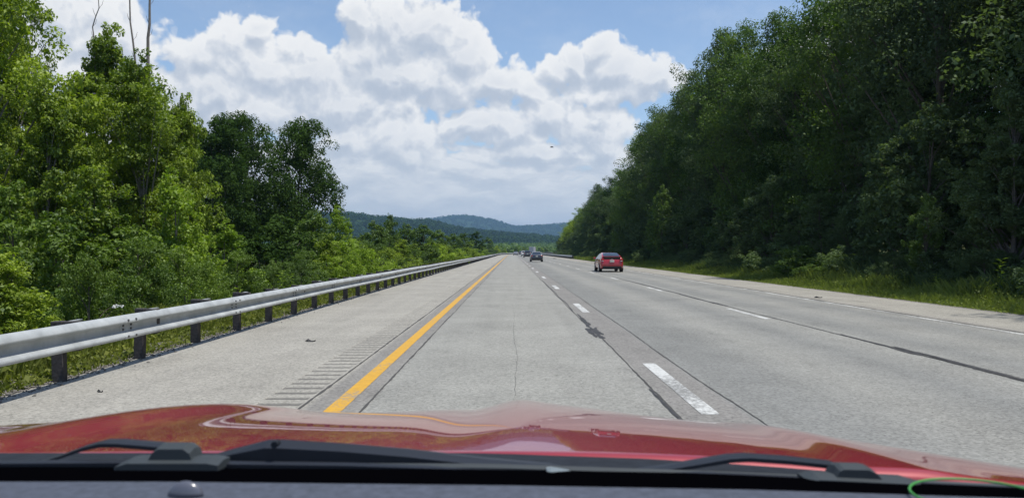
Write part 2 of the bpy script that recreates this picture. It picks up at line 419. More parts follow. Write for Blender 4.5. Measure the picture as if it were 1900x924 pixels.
xs = np.unique(np.concatenate([np.arange(-60, 60.1, 1.5), np.linspace(-9000, -60, 60), np.linspace(60, 9000, 60)]))
ys = np.unique(np.concatenate([np.arange(-60, 0, 6), np.arange(0, 120, 1.5), np.arange(120, 800, 6), np.linspace(800, 12000, 50), np.linspace(-3000, -60, 12)]))
X, Y = np.meshgrid(xs, ys); Z = ground(X, Y)
V = np.stack([X.ravel(), Y.ravel(), Z.ravel()], 1); nx = len(xs)
I = (np.arange(len(ys) - 1)[:, None] * nx + np.arange(nx - 1)[None, :]).ravel()
g_o = link('ground', np_mesh('ground', V, np.stack([I, I + 1, I + nx + 1, I + nx], 1)), M['ground'], smooth=True); tag(g_o, kind='structure')

def sheet(name, ulist, slist, z, mat, zfun=None, skip=()):
    U, S = np.meshgrid(np.array(ulist, float), np.array(slist, float)); x, y = path(S, U)
    zz = np.full(U.shape, float(z)) if zfun is None else zfun(U, S)
    V = np.stack([x.ravel(), y.ravel(), zz.ravel()], 1); n = len(ulist); fs = []
    cols = [j for j in range(n - 1) if j not in skip]
    I = (np.arange(len(slist) - 1)[:, None] * n + np.array(cols)[None, :]).ravel()
    me = np_mesh(name, V, np.stack([I, I + 1, I + n + 1, I + n], 1)); road_uv(me, U.ravel(), S.ravel())
    return link(name, me, mat)
slong = list(np.arange(-20, 300, 10.0)) + list(np.arange(300, 900, 6.0))
ul = [-5.25, -2.53, -2.07, -1.4, 1.8, 5.7, 9.2, 11.9]
road = sheet('road', ul, slong, 0.0, M['asphalt'], skip=(1,)); tag(road, kind='structure')
# rumble strip: milled grooves, 0.30 m apart
rs = np.arange(2.0, 150.0, 0.05)
def groove(U, S):
    ph = (S % 0.30) / 0.30
    return -0.016 * np.clip(np.sin(PI * np.clip(ph / 0.58, 0, 1)), 0, 1) * ((U > -2.52) & (U < -2.08))
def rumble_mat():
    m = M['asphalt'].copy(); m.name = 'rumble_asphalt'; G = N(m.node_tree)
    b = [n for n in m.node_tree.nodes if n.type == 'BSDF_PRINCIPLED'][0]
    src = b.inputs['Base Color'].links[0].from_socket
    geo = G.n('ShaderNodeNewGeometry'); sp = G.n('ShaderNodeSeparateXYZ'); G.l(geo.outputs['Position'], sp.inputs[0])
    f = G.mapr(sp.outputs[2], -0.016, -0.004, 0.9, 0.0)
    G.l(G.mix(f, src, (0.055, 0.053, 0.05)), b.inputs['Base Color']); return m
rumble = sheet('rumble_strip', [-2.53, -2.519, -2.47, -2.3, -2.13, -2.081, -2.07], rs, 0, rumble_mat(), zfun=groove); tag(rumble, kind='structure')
r2 = sheet('road', [-2.53, -2.07], [-20, -10, 2.0], 0.0, M['asphalt']); tag(r2, kind='structure'); r2.name = 'road_shoulder'
r3 = sheet('road_shoulder', [-2.53, -2.07], [149.95] + list(np.arange(160, 300, 10.0)) + list(np.arange(300, 900, 6.0)), 0.0, M['asphalt']); tag(r3, kind='structure')
gs = sheet('gravel_strip', [-6.4, -5.8, -5.45, -5.22], np.arange(2, 300, 1.0), 0,
           M['gravel'], zfun=lambda U, S: np.where(U > -5.3, -0.006, np.where(U > -5.5, -0.004, 0.012 + 0.02 * hnoise(U, S, 3)) - np.where(U < -6.2, 0.06, 0))); tag(gs, kind='structure')
gs2 = sheet('gravel_strip', [11.88, 12.1, 12.6], np.arange(8, 300, 1.0), 0,
            M['gravel'], zfun=lambda U, S: np.where(U < 12, -0.006, 0.0) - np.where(U > 12.4, 0.05, 0)); tag(gs2, kind='structure')

# painted lines
def line(name, u, s0, s1, wdt, mat, z=0.004, step=10.0):
    n = max(2, int((s1 - s0) / step) + 1)
    o = sheet(name, [u - wdt / 2, u + wdt / 2], np.linspace(s0, s1, n), z, mat); tag(o, kind='structure'); return o
line('yellow_edge_line', -1.685, -5, 600, 0.168, M['yellow_paint'])
line('white_edge_line', 9.24, -5, 600, 0.15, M['worn_white'])
for k in range(-1, 42):
    line('lane_dash', 1.83, 7.08 + 11.85 * k, 10.3 + 11.85 * k, 0.172, M['white_paint'], step=3.1)
for k in range(-1, 42):
    line('lane_dash', 5.68, 17.05 + 12.0 * k, 20.2 + 12.0 * k, 0.145, M['white_paint'], step=3.1)

# cracks and sealant ribbons
def crack(u, s0, s1, wd, amp, mat, seed, step=0.10, z=0.005, taper=True, jag=0.5, name='crack_sealant'):
    r = np.random.RandomState(seed); n = int((s1 - s0) / step) + 2; s = np.linspace(s0, s1, n)
    low = np.interp(s, np.linspace(s0, s1, max(3, n // 24)), r.uniform(-1, 1, max(3, n // 24))) * amp
    hi = np.convolve(r.uniform(-1, 1, n), [0.5, 0.5], 'same') * amp * jag * 0.6
    c = (np.interp(s, u[1], u[0]) if isinstance(u, tuple) else u) + low + hi
    wv = wd * (0.55 + 0.9 * r.rand(n)) * (0.6 + 0.8 * np.interp(s, np.linspace(s0, s1, max(3, n // 9)), r.rand(max(3, n // 9))))
    if taper: wv[0] = wv[-1] = 0.002
    U = np.stack([c - wv / 2, c + wv / 2], 1); S = np.stack([s, s], 1); x, y = path(S, U)
    V = np.stack([x.ravel(), y.ravel(), np.full(x.size, z)], 1); I = np.arange(n - 1) * 2
    o = link(name, np_mesh(name, V, np.stack([I, I + 1, I + 3, I + 2], 1)), mat); tag(o, kind='structure'); return o
crack(-2.02, 2, 260, 0.028, 0.012, M['crack'], 1, name='road_crack')
crack(-1.42, 2, 260, 0.020, 0.02, M['crack'], 2, name='road_crack')
crack(1.53, 2, 300, 0.020, 0.03, M['crack'], 3, name='road_crack')
crack(1.50, 2, 8.4, 0.026, 0.02, M['sealant'], 33, z=0.006)
crack(1.52, 13.2, 17.5, 0.07, 0.05, M['sealant'], 4, z=0.0065)
crack(1.62, 13.8, 15.2, 0.06, 0.05, M['sealant'], 44, z=0.008)
crack(1.55, 19.5, 40, 0.022, 0.03, M['sealant'], 5, z=0.0065)
crack(2.19, 2, 300, 0.016, 0.025, M['crack'], 6, name='road_crack')
crack(5.90, 2, 300, 0.034, 0.03, M['sealant'], 7, z=0.0045)
crack(5.84, 11.0, 13.2, 0.10, 0.10, M['sealant'], 8, z=0.0065, step=0.3)
crack(6.00, 8.3, 12.2, 0.05, 0.06, M['sealant'], 9, z=0.0075, step=0.3)
crack(5.88, 21, 27, 0.11, 0.03, M['sealant'], 10, z=0.0065)
crack(5.92, 27, 45, 0.07, 0.03, M['sealant'], 10, z=0.0065)
crack(5.97, 7.4, 14, 0.028, 0.05, M['sealant'], 51, z=0.0068)
crack(6.06, 6.6, 11.5, 0.022, 0.05, M['sealant'], 52, z=0.0072)
crack(1.46, 13.4, 15.0, 0.06, 0.03, M['sealant'], 53, z=0.0085)
crack(1.60, 15.6, 18.4, 0.04, 0.06, M['sealant'], 54, z=0.0085)
crack(9.42, 8, 200, 0.05, 0.03, M['crack'], 11, name='road_crack')
crack(0.05, 7.2, 22, 0.004, 0.05, M['crack'], 12, step=0.12, name='road_crack')
crack(4.2, 4.5, 6.6, 0.006, 0.08, M['crack'], 16, step=0.1, name='road_crack')
def cross_crack(s, u0, u1, wd, amp, seed):
    r = np.random.RandomState(seed); n = max(4, int((u1 - u0) / 0.08)); u = np.linspace(u0, u1, n); c = s + np.cumsum(r.uniform(-1, 1, n)) * amp * 0.4
    wv = wd * (0.4 + r.rand(n)); wv[0] = wv[-1] = 0.001
    V = np.concatenate([np.stack([u, c - wv / 2, np.full(n, 0.005)], 1), np.stack([u, c + wv / 2, np.full(n, 0.005)], 1)]); I = np.arange(n - 1)
    tag(link('road_crack', np_mesh('road_crack', V, np.stack([I, I + 1, I + 1 + n, I + n], 1)), M['crack']), kind='structure')
cross_crack(10.9, -0.7, -0.3, 0.008, 0.03, 1); cross_crack(20.5, 2.6, 3.6, 0.012, 0.04, 3)
cross_crack(31.0, 6.8, 8.2, 0.02, 0.06, 4)

# ------------------------------------------------------------------ guardrails
def rail_profile():
    pts = []
    for z, d in ((-0.155, 0.0), (-0.152, 0.03), (-0.145, 0.062), (-0.13, 0.079), (-0.11, 0.083), (-0.088, 0.070), (-0.056, 0.016), (-0.046, 0.009), (0.0, 0.007), (0.030, 0.009), (0.038, 0.018), (0.054, 0.068), (0.066, 0.082), (0.085, 0.080), (0.130, 0.045), (0.146, 0.026), (0.155, 0.0)): pts.append((d, z))
    return pts
def guardrail(u, side, s0, s1, label, seed, bolts=True, end=False):
    rng = random.Random(seed)
    root = empty('guardrail', (u, s0, 0), label=label, cat='guardrail')
    ox, oy = u, s0
    prof = rail_profile(); step = 1.905
    ss = np.concatenate([np.arange(s0, min(s1, 60), 0.95), np.arange(max(60, s0), s1, 3.8)])
    mb = MB(); rings = []
    for s in ss:
        ring = []
        jz = 0.006 * math.sin(s * 0.37)
        for d, z in prof:
            x, y = path(s, u + side * d); ring.append((float(x) - ox, float(y) - oy, 0.535 + jz + z))
        for d, z in reversed(prof):
            x, y = path(s, u + side * (d - 0.006)); ring.append((float(x) - ox, float(y) - oy, 0.535 + jz + z))
        rings.append(ring)
    mb.loft(rings, True, True); mb.build('rail', M['steel'], root, smooth=True)
    # lap joints + bolts every second post
    if bolts:
        mb = MB(); mb.cyl((0, 0, 0), 0.014, 0.016, 'x', 8); bme = mb.mesh('bolt'); bme.materials.append(M['bolt'])
        for s in np.arange(9.9, 55, 3.81):
            for ds in (-0.10, 0.10):
                for zz, dd in ((-0.115, 0.081), (0.09, 0.078), (-0.03, 0.009), (0.02, 0.009)):
                    bo = bpy.data.objects.new('bolt', bme); C.objects.link(bo); bo.parent = root; bo.location = (u + side * (dd + 0.008) - ox, s + ds - oy, 0.535 + zz)
    if bolts:
        for s in np.arange(9.9, 60, 3.81):
            mb = MB(); rings = []
            for ds in (-0.17, -0.168, 0.168, 0.17):
                e = 0.0035 if abs(ds) < 0.169 else 0.001
                rings.append([(u + side * (d + e) - ox, s + ds - oy, 0.535 + 0.006 * math.sin(s * 0.37) + z * 1.012) for d, z in prof])
            mb.loft(rings, False); mb.build('splice', M['steel'], root, smooth=False)
    # posts
    p0 = MB(); p0.box((0, 0, 0.0), (0.13, 0.10, 1.42), 0.006); pm = p0.mesh('post'); pm.materials.append(M['post'])
    b0 = MB(); b0.box((side * 0.16, 0, 0.535), (0.18, 0.10, 0.34), 0.006); bm_ = b0.mesh('block'); bm_.materials.append(M['post'])
    k0 = MB(); k0.box((side * 0.10, 0.14, 0.700), (0.05, 0.30, 0.008)); km = k0.mesh('bracket'); km.materials.append(M['steel'])
    posts = np.arange(s0 + (1.375 if side > 0 and s0 < 10 else 0.3), s1, step)
    rest = MB()
    for i, s in enumerate(posts):
        x, y = path(s, u - side * 0.25); x, y = float(x) - ox, float(y) - oy; lean = rng.uniform(-0.02, 0.02)
        if i < 96:
            po = bpy.data.objects.new('post', pm); C.objects.link(po); po.parent = root; po.location = (x, y, rng.uniform(-0.015, 0.02)); po.rotation_euler = (lean, rng.uniform(-0.02, 0.02), rng.uniform(-0.05, 0.05))
            bo = bpy.data.objects.new('block', bm_); C.objects.link(bo); bo.parent = po
            if i < 20 and side > 0:
                ko = bpy.data.objects.new('bracket', km); C.objects.link(ko); ko.parent = po
        else:
            rest.box((x, y, 0.06), (0.13, 0.10, 1.40)); rest.box((x + side * 0.175, y, 0.535), (0.21, 0.10, 0.34))
    if rest.v:
        o = rest.build('post', M['post'], root); o['kind'] = 'stuff'
    return root
guardrail(-4.97, 1, 5.6, 640, 'long galvanised guardrail on dark posts along the left shoulder', 3)
guardrail(11.9, -1, 152, 520, 'distant guardrail beyond the red hatchback on the right roadside', 4, bolts=False)

# ------------------------------------------------------------------ leaves and trees
def leaves(P, Nn, L, Wd, rng, fold=0.0):
    n = len(P)
    t = rng.normal(size=(n, 3)); t -= Nn * np.sum(t * Nn, 1, keepdims=True); t /= np.linalg.norm(t, axis=1, keepdims=True) + 1e-9
    b = np.cross(Nn, t)
    l = (L * (0.45 + 1.15 * rng.rand(n) ** 1.5))[:, None]; wd = (Wd / L) * l
    dr = np.array([0, 0, -1.0]) * l * 0.18
    v = np.stack([P - t * l / 2, P + b * wd / 2 + Nn * l * 0.06, P + t * l / 2 + dr, P - b * wd / 2 + Nn * l * 0.06], 1).reshape(-1, 3)
    return v, np.arange(4 * n).reshape(n, 4)
def unit(v): return v / (np.linalg.norm(v, axis=1, keepdims=True) + 1e-9)
def clump_leaves(cl, n, L, Wd, rng, up=0.45, squash=0.75):
    cl = np.array(cl); sub = 8; d0 = unit(rng.normal(size=(len(cl) * sub, 3))); base_ = np.repeat(cl, sub, 0)
    r_ = base_[:, 3]; off = d0 * (r_ * rng.uniform(0.55, 1.15, len(r_)))[:, None] * np.array([1, 1, squash])
    cl = np.concatenate([base_[:, :3] + off, (r_ * rng.uniform(0.28, 0.62, len(r_)))[:, None]], 1)
    wgt = cl[:, 3] ** 1.8; wgt /= wgt.sum()
    idx = rng.choice(len(cl), n, p=wgt); d = unit(rng.normal(size=(n, 3)))
    rr = cl[idx, 3] * (0.35 + 0.68 * rng.rand(n) ** 0.45)
    P = cl[idx, :3] + d * rr[:, None] * np.array([1, 1, squash])
    Nn = unit(d * 0.55 + np.array([0, 0, up]) + rng.normal(size=(n, 3)) * 0.42)
    return leaves(P, Nn, L, Wd, rng)
def tree_mesh(seed, H, R, profile, nclump, cr, nleaf, L, base=0.12, trunk_r=0.16, lean=0.03, spread=1.0, core=0.35, squash=0.75):
    """crown as leaf clumps on limbs inside an uneven envelope; returns crown mesh and trunk mesh (height H, origin at the base)"""
    rng = np.random.RandomState(seed); cl = []; mb = MB()
    ph = rng.uniform(0, 2 * PI, 6); am = rng.uniform(0.10, 0.30, 6)
    def axis(h): return np.array([lean * H * math.sin(h * 2 + ph[0]), lean * H * math.sin(h * 2.4 + ph[1]), h * H])
    tk = [axis(h) for h in np.linspace(0, 0.93, 9)]; tk[0][2] = -0.6
    mb.tube(tk, [trunk_r * (1 - 0.9 * i / 8) + 0.012 for i in range(9)], 7)
    hs = base + (0.985 - base) * np.linspace(0, 1, nclump) ** 0.9; rng.shuffle(hs)
    for i, h in enumerate(hs):
        env = np.interp(h, [p[0] for p in profile], [p[1] for p in profile]) * R
        a = i * 2.39996 + rng.uniform(-0.5, 0.5)
        lob = 1 + sum(am[k] * math.sin((k + 2) * a + ph[k] + 5 * h * (k % 3)) for k in range(4))
        rad = env * lob * (1 - core * rng.rand() ** 1.6) * spread
        c = axis(h); r = cr * rng.uniform(0.6, 1.35) * (0.55 + 0.45 * env / R)
        rad = max(0, rad - r * 0.6)
        q = c + np.array([rad * math.cos(a), rad * math.sin(a), rng.uniform(-0.6, 0.6) * cr])
        cl.append((*q, r))
        if i % 2 == 0 or nclump < 40:
            hb = max(0.05, h - 0.10 - 0.22 * rad / max(R, 0.1)); s = axis(hb); m = s * 0.5 + q * 0.5 + np.array([0, 0, 0.08 * rad])
            r0 = trunk_r * (1 - 0.85 * hb) * 0.42 + 0.01
            mb.tube([s, m, q], [r0, r0 * 0.6, r0 * 0.22], 5, False)
    v, f = clump_leaves(cl, nleaf, L, L * 0.62, rng, squash=squash)
    return np_mesh('crown', v, f), mb.mesh('trunk')
def conifer_mesh(seed, H, R, nleaf, L, trunk_r=0.22):
    rng = np.random.RandomState(seed); mb = MB()
    mb.tube([(0, 0, -0.6), (0, 0, H * 0.5), (0, 0, H * 0.97)], [trunk_r, trunk_r * 0.6, 0.03], 7)
    Ps = []; Ns = []; nb = 150; per = nleaf // nb
    for i in range(nb):
        h = 0.06 + 0.92 * (i + rng.rand()) / nb; a = i * 2.39996 + rng.uniform(-0.4, 0.4)
        ln = R * (1 - h) ** 0.75 * rng.uniform(0.65, 1.15) + 0.35
        z0 = h * H; dirv = np.array([math.cos(a), math.sin(a)])
        s = rng.rand(per) ** 0.6
        cx = s * ln; side = rng.normal(size=per) * (0.16 + 0.22 * ln * (1 - np.abs(s - 0.6)))
        zz = z0 + 0.10 * cx - 0.055 * cx ** 2 - 0.10 * np.abs(side) + rng.normal(size=per) * 0.07
        x = dirv[0] * cx - dirv[1] * side; y = dirv[1] * cx + dirv[0] * side
        Ps.append(np.stack([x, y, zz], 1)); Ns.append(np.stack([0.35 * rng.normal(size=per), 0.35 * rng.normal(size=per), np.ones(per)], 1))
        if i % 2 == 0:
            mb.tube([(0, 0, z0 - 0.1), (dirv[0] * ln * 0.5, dirv[1] * ln * 0.5, z0 + 0.05 * ln), (dirv[0] * ln, dirv[1] * ln, z0 + 0.1 * ln - 0.055 * ln ** 2)], [0.05, 0.03, 0.01], 4, False)
    P = np.concatenate(Ps); Nn = unit(np.concatenate(Ns)); v, f = leaves(P, Nn, L, L * 0.26, rng)
    return np_mesh('crown', v, f), mb.mesh('trunk')
def with_mat(me, m):
    me.materials.clear(); me.materials.append(m); return me
PROTO = {}
def proto(key, meshes, lm, bark='bark'):
    c, t = meshes; PROTO[key] = (with_mat(c, M[lm]), with_mat(t, M[bark]))
OVAL = [(0, 0.55), (0.12, 0.85), (0.35, 1.0), (0.6, 0.92), (0.82, 0.66), (0.95, 0.34), (1, 0.12)]
TALL = [(0, 0.75), (0.1, 0.9), (0.3, 0.95), (0.55, 1.0), (0.78, 0.85), (0.92, 0.5), (1, 0.18)]
CONE = [(0, 0.85), (0.2, 1.0), (0.45, 0.9), (0.7, 0.68), (0.9, 0.42), (1, 0.2)]
ROUND = [(0, 0.35), (0.2, 0.75), (0.45, 1.0), (0.7, 0.95), (0.88, 0.65), (1, 0.2)]
DOME = [(0, 0.95), (0.3, 1.0), (0.6, 0.85), (0.85, 0.5), (1, 0.15)]
for i in range(4):
    proto('forest%d' % i, tree_mesh(100 + i, 20, 4.4, TALL, 95, 1.6, 62000, 0.17, base=0.05, trunk_r=0.26, core=0.45), 'leaf_forest')
proto('conifer0', conifer_mesh(120, 20, 4.2, 42000, 0.34), 'leaf_needle'); proto('conifer1', conifer_mesh(121, 19, 3.8, 40000, 0.34), 'leaf_needle')
proto('sycamore0', tree_mesh(131, 12, 2.6, CONE, 120, 0.66, 66000, 0.13, base=0.06, trunk_r=0.13, core=0.5), 'leaf_bright', 'grey_bark')
proto('sycamore1', tree_mesh(132, 15, 3.4, OVAL, 150, 0.85, 80000, 0.14, base=0.05, trunk_r=0.18, core=0.5), 'leaf_bright', 'grey_bark')
proto('sapling0', tree_mesh(141, 6, 1.7, CONE, 45, 0.52, 17000, 0.105, base=0.08, trunk_r=0.06), 'leaf_lime', 'grey_bark')
proto('sapling1', tree_mesh(142, 6, 1.5, OVAL, 45, 0.50, 16000, 0.105, base=0.08, trunk_r=0.06), 'leaf_bright')
proto('sapling2', tree_mesh(143, 7, 2.0, OVAL, 60, 0.55, 13000, 0.15, base=0.05, trunk_r=0.07), 'leaf_mid')
proto('sapling3', tree_mesh(144, 8, 2.0, ROUND, 60, 0.55, 12000, 0.16, base=0.05, trunk_r=0.08), 'leaf_mid')
proto('maple0', tree_mesh(151, 16, 4.4, ROUND, 100, 1.3, 52000, 0.19, base=0.14, trunk_r=0.26, core=0.5), 'leaf_dark')
proto('maple1', tree_mesh(152, 16, 4.8, ROUND, 90, 1.4, 50000, 0.19, base=0.2, trunk_r=0.24, core=0.5), 'leaf_dark')
proto('shrub0', tree_mesh(161, 2.6, 1.9, DOME, 50, 0.42, 26000, 0.062, base=0.02, trunk_r=0.03), 'leaf_shrub')
proto('shrub1', tree_mesh(162, 3.0, 1.7, DOME, 50, 0.40, 24000, 0.066, base=0.02, trunk_r=0.03), 'leaf_shrub')
proto('shrub2', tree_mesh(163, 2.4, 1.6, OVAL, 40, 0.40, 16000, 0.08, base=0.02, trunk_r=0.03), 'leaf_lime')
proto('bush0', tree_mesh(164, 2.4, 1.9, DOME, 40, 0.45, 12000, 0.11, base=0.02, trunk_r=0.03), 'leaf_forest')
for i in range(3):
    proto('far%d' % i, tree_mesh(171 + i, 13, 3.8, OVAL, 60, 1.1, 7000, 0.42, base=0.05, trunk_r=0.2), 'leaf_far')
rz = random.Random(77)
def tree(kind, x, y, h, label, name='tree', cat='tree', group=None, wscale=1.0, mat=None, rot=None, sink=0.0):
    c, t = PROTO[kind]; H0 = {'f': 20}.get('', None)
    zs = {'forest': 20, 'conifer0': 20, 'conifer1': 19, 'sycamore0': 12, 'sycamore1': 15, 'sapling0': 6, 'sapling1': 6, 'sapling2': 7, 'sapling3': 8, 'maple': 16,
          'shrub0': 2.6, 'shrub1': 3.0, 'shrub2': 2.4, 'bush0': 2.4, 'far': 13}
    hh = next(v for k, v in zs.items() if kind.startswith(k))
    k = h / hh
    o = empty(name, (x, y, gz(x, y) - sink), rz.uniform(0, 2 * PI) if rot is None else rot, label=label, cat=cat, group=group)
    o.scale = (k * wscale, k * wscale, k)
    co = bpy.data.objects.new('crown', c); C.objects.link(co); co.parent = o
    if mat:
        co.data = co.data.copy() if (kind, mat) not in PROTO else PROTO[(kind, mat)]
        if (kind, mat) not in PROTO: with_mat(co.data, M[mat]); PROTO[(kind, mat)] = co.data
    to = bpy.data.objects.new('trunk', t); C.objects.link(to); to.parent = o
    return o
def at(px, py, d):      # a photo bearing at distance d -> x and height of that ray
    return (px - 950) / F * d, EYE - (py - 466) / F * d
def ptree(kind, px, top, d, label, wpx=None, **kw):
    """a tree whose axis stands on the bearing px at distance d and whose top reaches photo row top"""
    x, zt = at(px, top, d); h = zt - gz(x, d)
    R0 = {'sycamore0': 2.6 / 12, 'sycamore1': 3.4 / 15, 'sapling0': 1.7 / 6, 'sapling1': 1.5 / 6, 'sapling2': 2 / 7, 'sapling3': 1.9 / 8, 'maple0': 4.4 / 16, 'maple1': 4.8 / 16,
          'shrub0': 1.9 / 2.6, 'shrub1': 1.7 / 3, 'shrub2': 1.6 / 2.4, 'bush0': 1.9 / 2.4}.get(kind, 3.8 / 13 if kind.startswith('far') else 0.22)
    ws = 1.0 if wpx is None else (wpx / F * d / 2) / (R0 * h)
    return tree(kind, x, d, h, label, wscale=ws, **kw)

exec_parts = True
def zone(x, y):
    px = 950 + x / max(y, 1) * F
    return ('past the right picture edge' if px > 2000 else 'near the right picture edge' if px > 1740 else 'across from the rounded verge bush' if px > 1500 else
            'left of the rounded verge bush' if px > 1300 else 'just right of the red hatchback' if px > 1165 else 'beyond the red hatchback')
def zonel(x, y):
    px = 950 + x / max(y, 1) * F
    return 'below the lone lime sapling' if px < 690 else 'below the dark narrow tree' if px > 830 else 'between the lime sapling and the dark narrow tree'
# ---- right forest
gR = 'trees of the dense forest wall on the right'
rf = random.Random(5)
ntree = 0
def fheight(y): return float(np.interp(y, [0, 54, 61, 70, 85, 108, 135, 170, 208, 260, 300], [22, 22, 18.5, 20.5, 21.5, 20, 16.5, 15.5, 14.5, 12, 10]))
y = 6.0
while y < 292:
    h = fheight(y) * rf.uniform(0.84, 1.08)
    big = y < 215
    k = rf.choice(['forest0', 'forest1', 'forest2', 'forest3'])
    if rf.random() < 0.28 and y < 130: k = rf.choice(['conifer0', 'conifer1'])
    x = 21.6 + rf.uniform(-0.9, 1.1) + 2.0 * max(0, 1 - y / 45) + (1.3 if 30 < y < 72 else 0)
    w_ = 1.0 * (20 / h) ** 0.45
    lab = ('tall dark conifer in the right forest front row ' if k.startswith('con') else 'tall dark broadleaf tree in the right forest front row ') + zone(x, y)
    mt = rf.choice([None, None, 'leaf_mid', 'leaf_dark', None]) if not k.startswith('con') else None
    if y > 225: mt = 'leaf_bright'
    tree(k, x, y, h, lab if y < 225 else 'lighter green tree at the far end of the right forest', group=gR if y < 225 else 'lighter trees at the far end of the right forest', wscale=w_, mat=mt)
    # second row
    if rf.random() < 0.95:
        k2 = rf.choice(['forest0', 'forest1', 'forest2', 'forest3'])
        h2 = fheight(y) * rf.uniform(0.8, 1.0)
        tree(k2, 28.5 + rf.uniform(-1.5, 1.5), y + rf.uniform(1, 4), h2, 'tall dark tree in the right forest second row ' + zone(28.5, y), group='second row of the right forest', wscale=w_, mat=rf.choice([None, 'leaf_mid', 'leaf_dark']))
    y += rf.uniform(4.6, 6.4)
# understory along the forest edge
y = 14.0
while y < 285:
    h = rf.uniform(3.5, 7.5); x = 18.6 + rf.uniform(-0.6, 0.9)
    k = rf.choice(['sapling2', 'sapling3', 'sapling2', 'maple0'])
    mt = 'leaf_forest'
    tree(k, x, y, h, 'low understory tree at the forest foot ' + zone(x, y), group='understory trees at the foot of the right forest', mat=mt, wscale=1.15 if k != 'maple0' else 1.3)
    y += rf.uniform(3.0, 4.6)
y = 16.0
while y < 280:
    h = rf.uniform(1.2, 2.1); x = 16.3 + rf.uniform(-0.5, 0.7)
    tree(rf.choice(['bush0', 'shrub0']), x, y, h, 'low dark bush on the right verge ' + zone(x, y), name='bush', cat='bush', group='bushes along the right verge', mat='leaf_forest', wscale=1.2)
    y += rf.uniform(2.6, 4.6)
ptree('bush0', 1490, 462, 40, 'rounded green bush bulging out onto the right verge', name='bush', cat='bush', mat='leaf_mid', wpx=130)
ptree('shrub0', 1560, 470, 37, 'dark green bush beside the rounded verge bush on the right', name='bush', cat='bush', mat='leaf_shrub', wpx=110)
ptree('sapling3', 1720, 360, 30, 'slender pale sapling in front of the dark right forest', name='sapling', mat='leaf_mid', wpx=60)
ptree('sycamore0', 1865, 160, 26.5, 'paler grey green tree at the right edge of the picture', mat='leaf_forest', wpx=190)
ptree('sapling2', 1230, 350, 88, 'lighter green small tree against the dark forest behind the red hatchback', mat='leaf_mid', wpx=50)

# ---- left side
ptree('sycamore1', -60, -160, 27, 'tall bright leafy tree at the left edge of the picture', wpx=330)
ptree('sycamore1', -5, -60, 31, 'bright crown filling the top left corner behind the edge tree', wpx=170)
ptree('sycamore1', 265, 150, 35, 'leafy bright tree right behind the broad bright tree', wpx=210)
ptree('sycamore0', 25, 60, 33, 'bright tree behind the left edge tree with a bulging right side', wpx=200)
ptree('sycamore0', 70, 175, 26, 'full bright green tree below the tallest tree on the far left', wpx=190)
ptree('sycamore0', 195, 62, 33, 'pointed bright green tree beneath the thin bare stem', wpx=200)
ptree('sycamore1', 262, 108, 29, 'broad bright green tree with two bare poles rising behind it', wpx=230)
ptree('sycamore0', 335, 190, 31, 'bright green tree on the right shoulder of the broad tree', wpx=130)
ptree('sapling0', 325, 330, 23, 'lime green sapling lit by sun before the broad bright tree', wpx=150)
ptree('sapling1', 180, 330, 21, 'drooping green sapling in front of the broad bright tree', wpx=190)
ptree('sapling0', 425, 420, 26, 'yellow green sapling right of the big shrub thicket', wpx=125)
ptree('sycamore0', 130, 165, 44, 'dark tree seen between the two groups of bright trees', mat='leaf_dark', wpx=180)
ptree('maple0', 405, 232, 58, 'dark round tree left of the gap in the dark pair', wpx=170, group=None)
ptree('maple1', 455, 214, 64, 'dark maple with a small pointed top in the middle of the dark clump', wpx=170)
ptree('maple1', 548, 226, 60, 'dark spreading tree with sky showing through its right side', wpx=165)
ptree('maple0', 350, 240, 66, 'dark tree half hidden behind the broad bright tree', wpx=190)
ptree('sapling3', 520, 400, 47, 'dark green small tree under the dark spreading tree', mat='leaf_dark', wpx=130)
ptree('sapling2', 585, 400, 52, 'mid green small tree at the foot of the dark spreading tree', wpx=110)
ptree('sapling0', 628, 391, 46, 'lone lime green sapling standing right of the dark trees', wpx=82)
ptree('sapling1', 600, 440, 40, 'low green sapling left of the lone lime sapling', wpx=90)
ptree('shrub2', 655, 475, 38, 'bright low shrub at the foot of the lone lime sapling', name='shrub', cat='shrub', wpx=60)
rows = [(690,410,72,'sapling3',56),(722,404,84,'sapling2',46),(708,425,62,'sapling2',60),(752,420,90,'sapling2',60),(783,421,84,'sapling2',70),(742,448,66,'sapling1',60),
        (815,430,104,'sapling2',54),(800,452,84,'sapling1',50),(842,436,112,'sapling2',44),(862,432,128,'sapling3',40),(886,429,120,'sapling3',30),(905,443,150,'sapling2',34),
        (872,450,118,'sapling1',40),(895,455,140,'sapling1',28),(670,440,56,'sapling2',50),(765,455,74,'sapling1',46)]
gL = 'small trees behind the left guardrail'
for i, (px, tp, d, k, wp) in enumerate(rows):
    d = max(d, 9.8 * F / (950 - px))
    ptree(k, px, tp, d, 'dark narrow tree standing above the roadside trees on the left' if px == 886 else 'small green tree behind the left guardrail ' + zonel((px - 950) / F * d, d), wpx=wp, group=None if px == 886 else gL, mat='leaf_dark' if px == 886 else None)
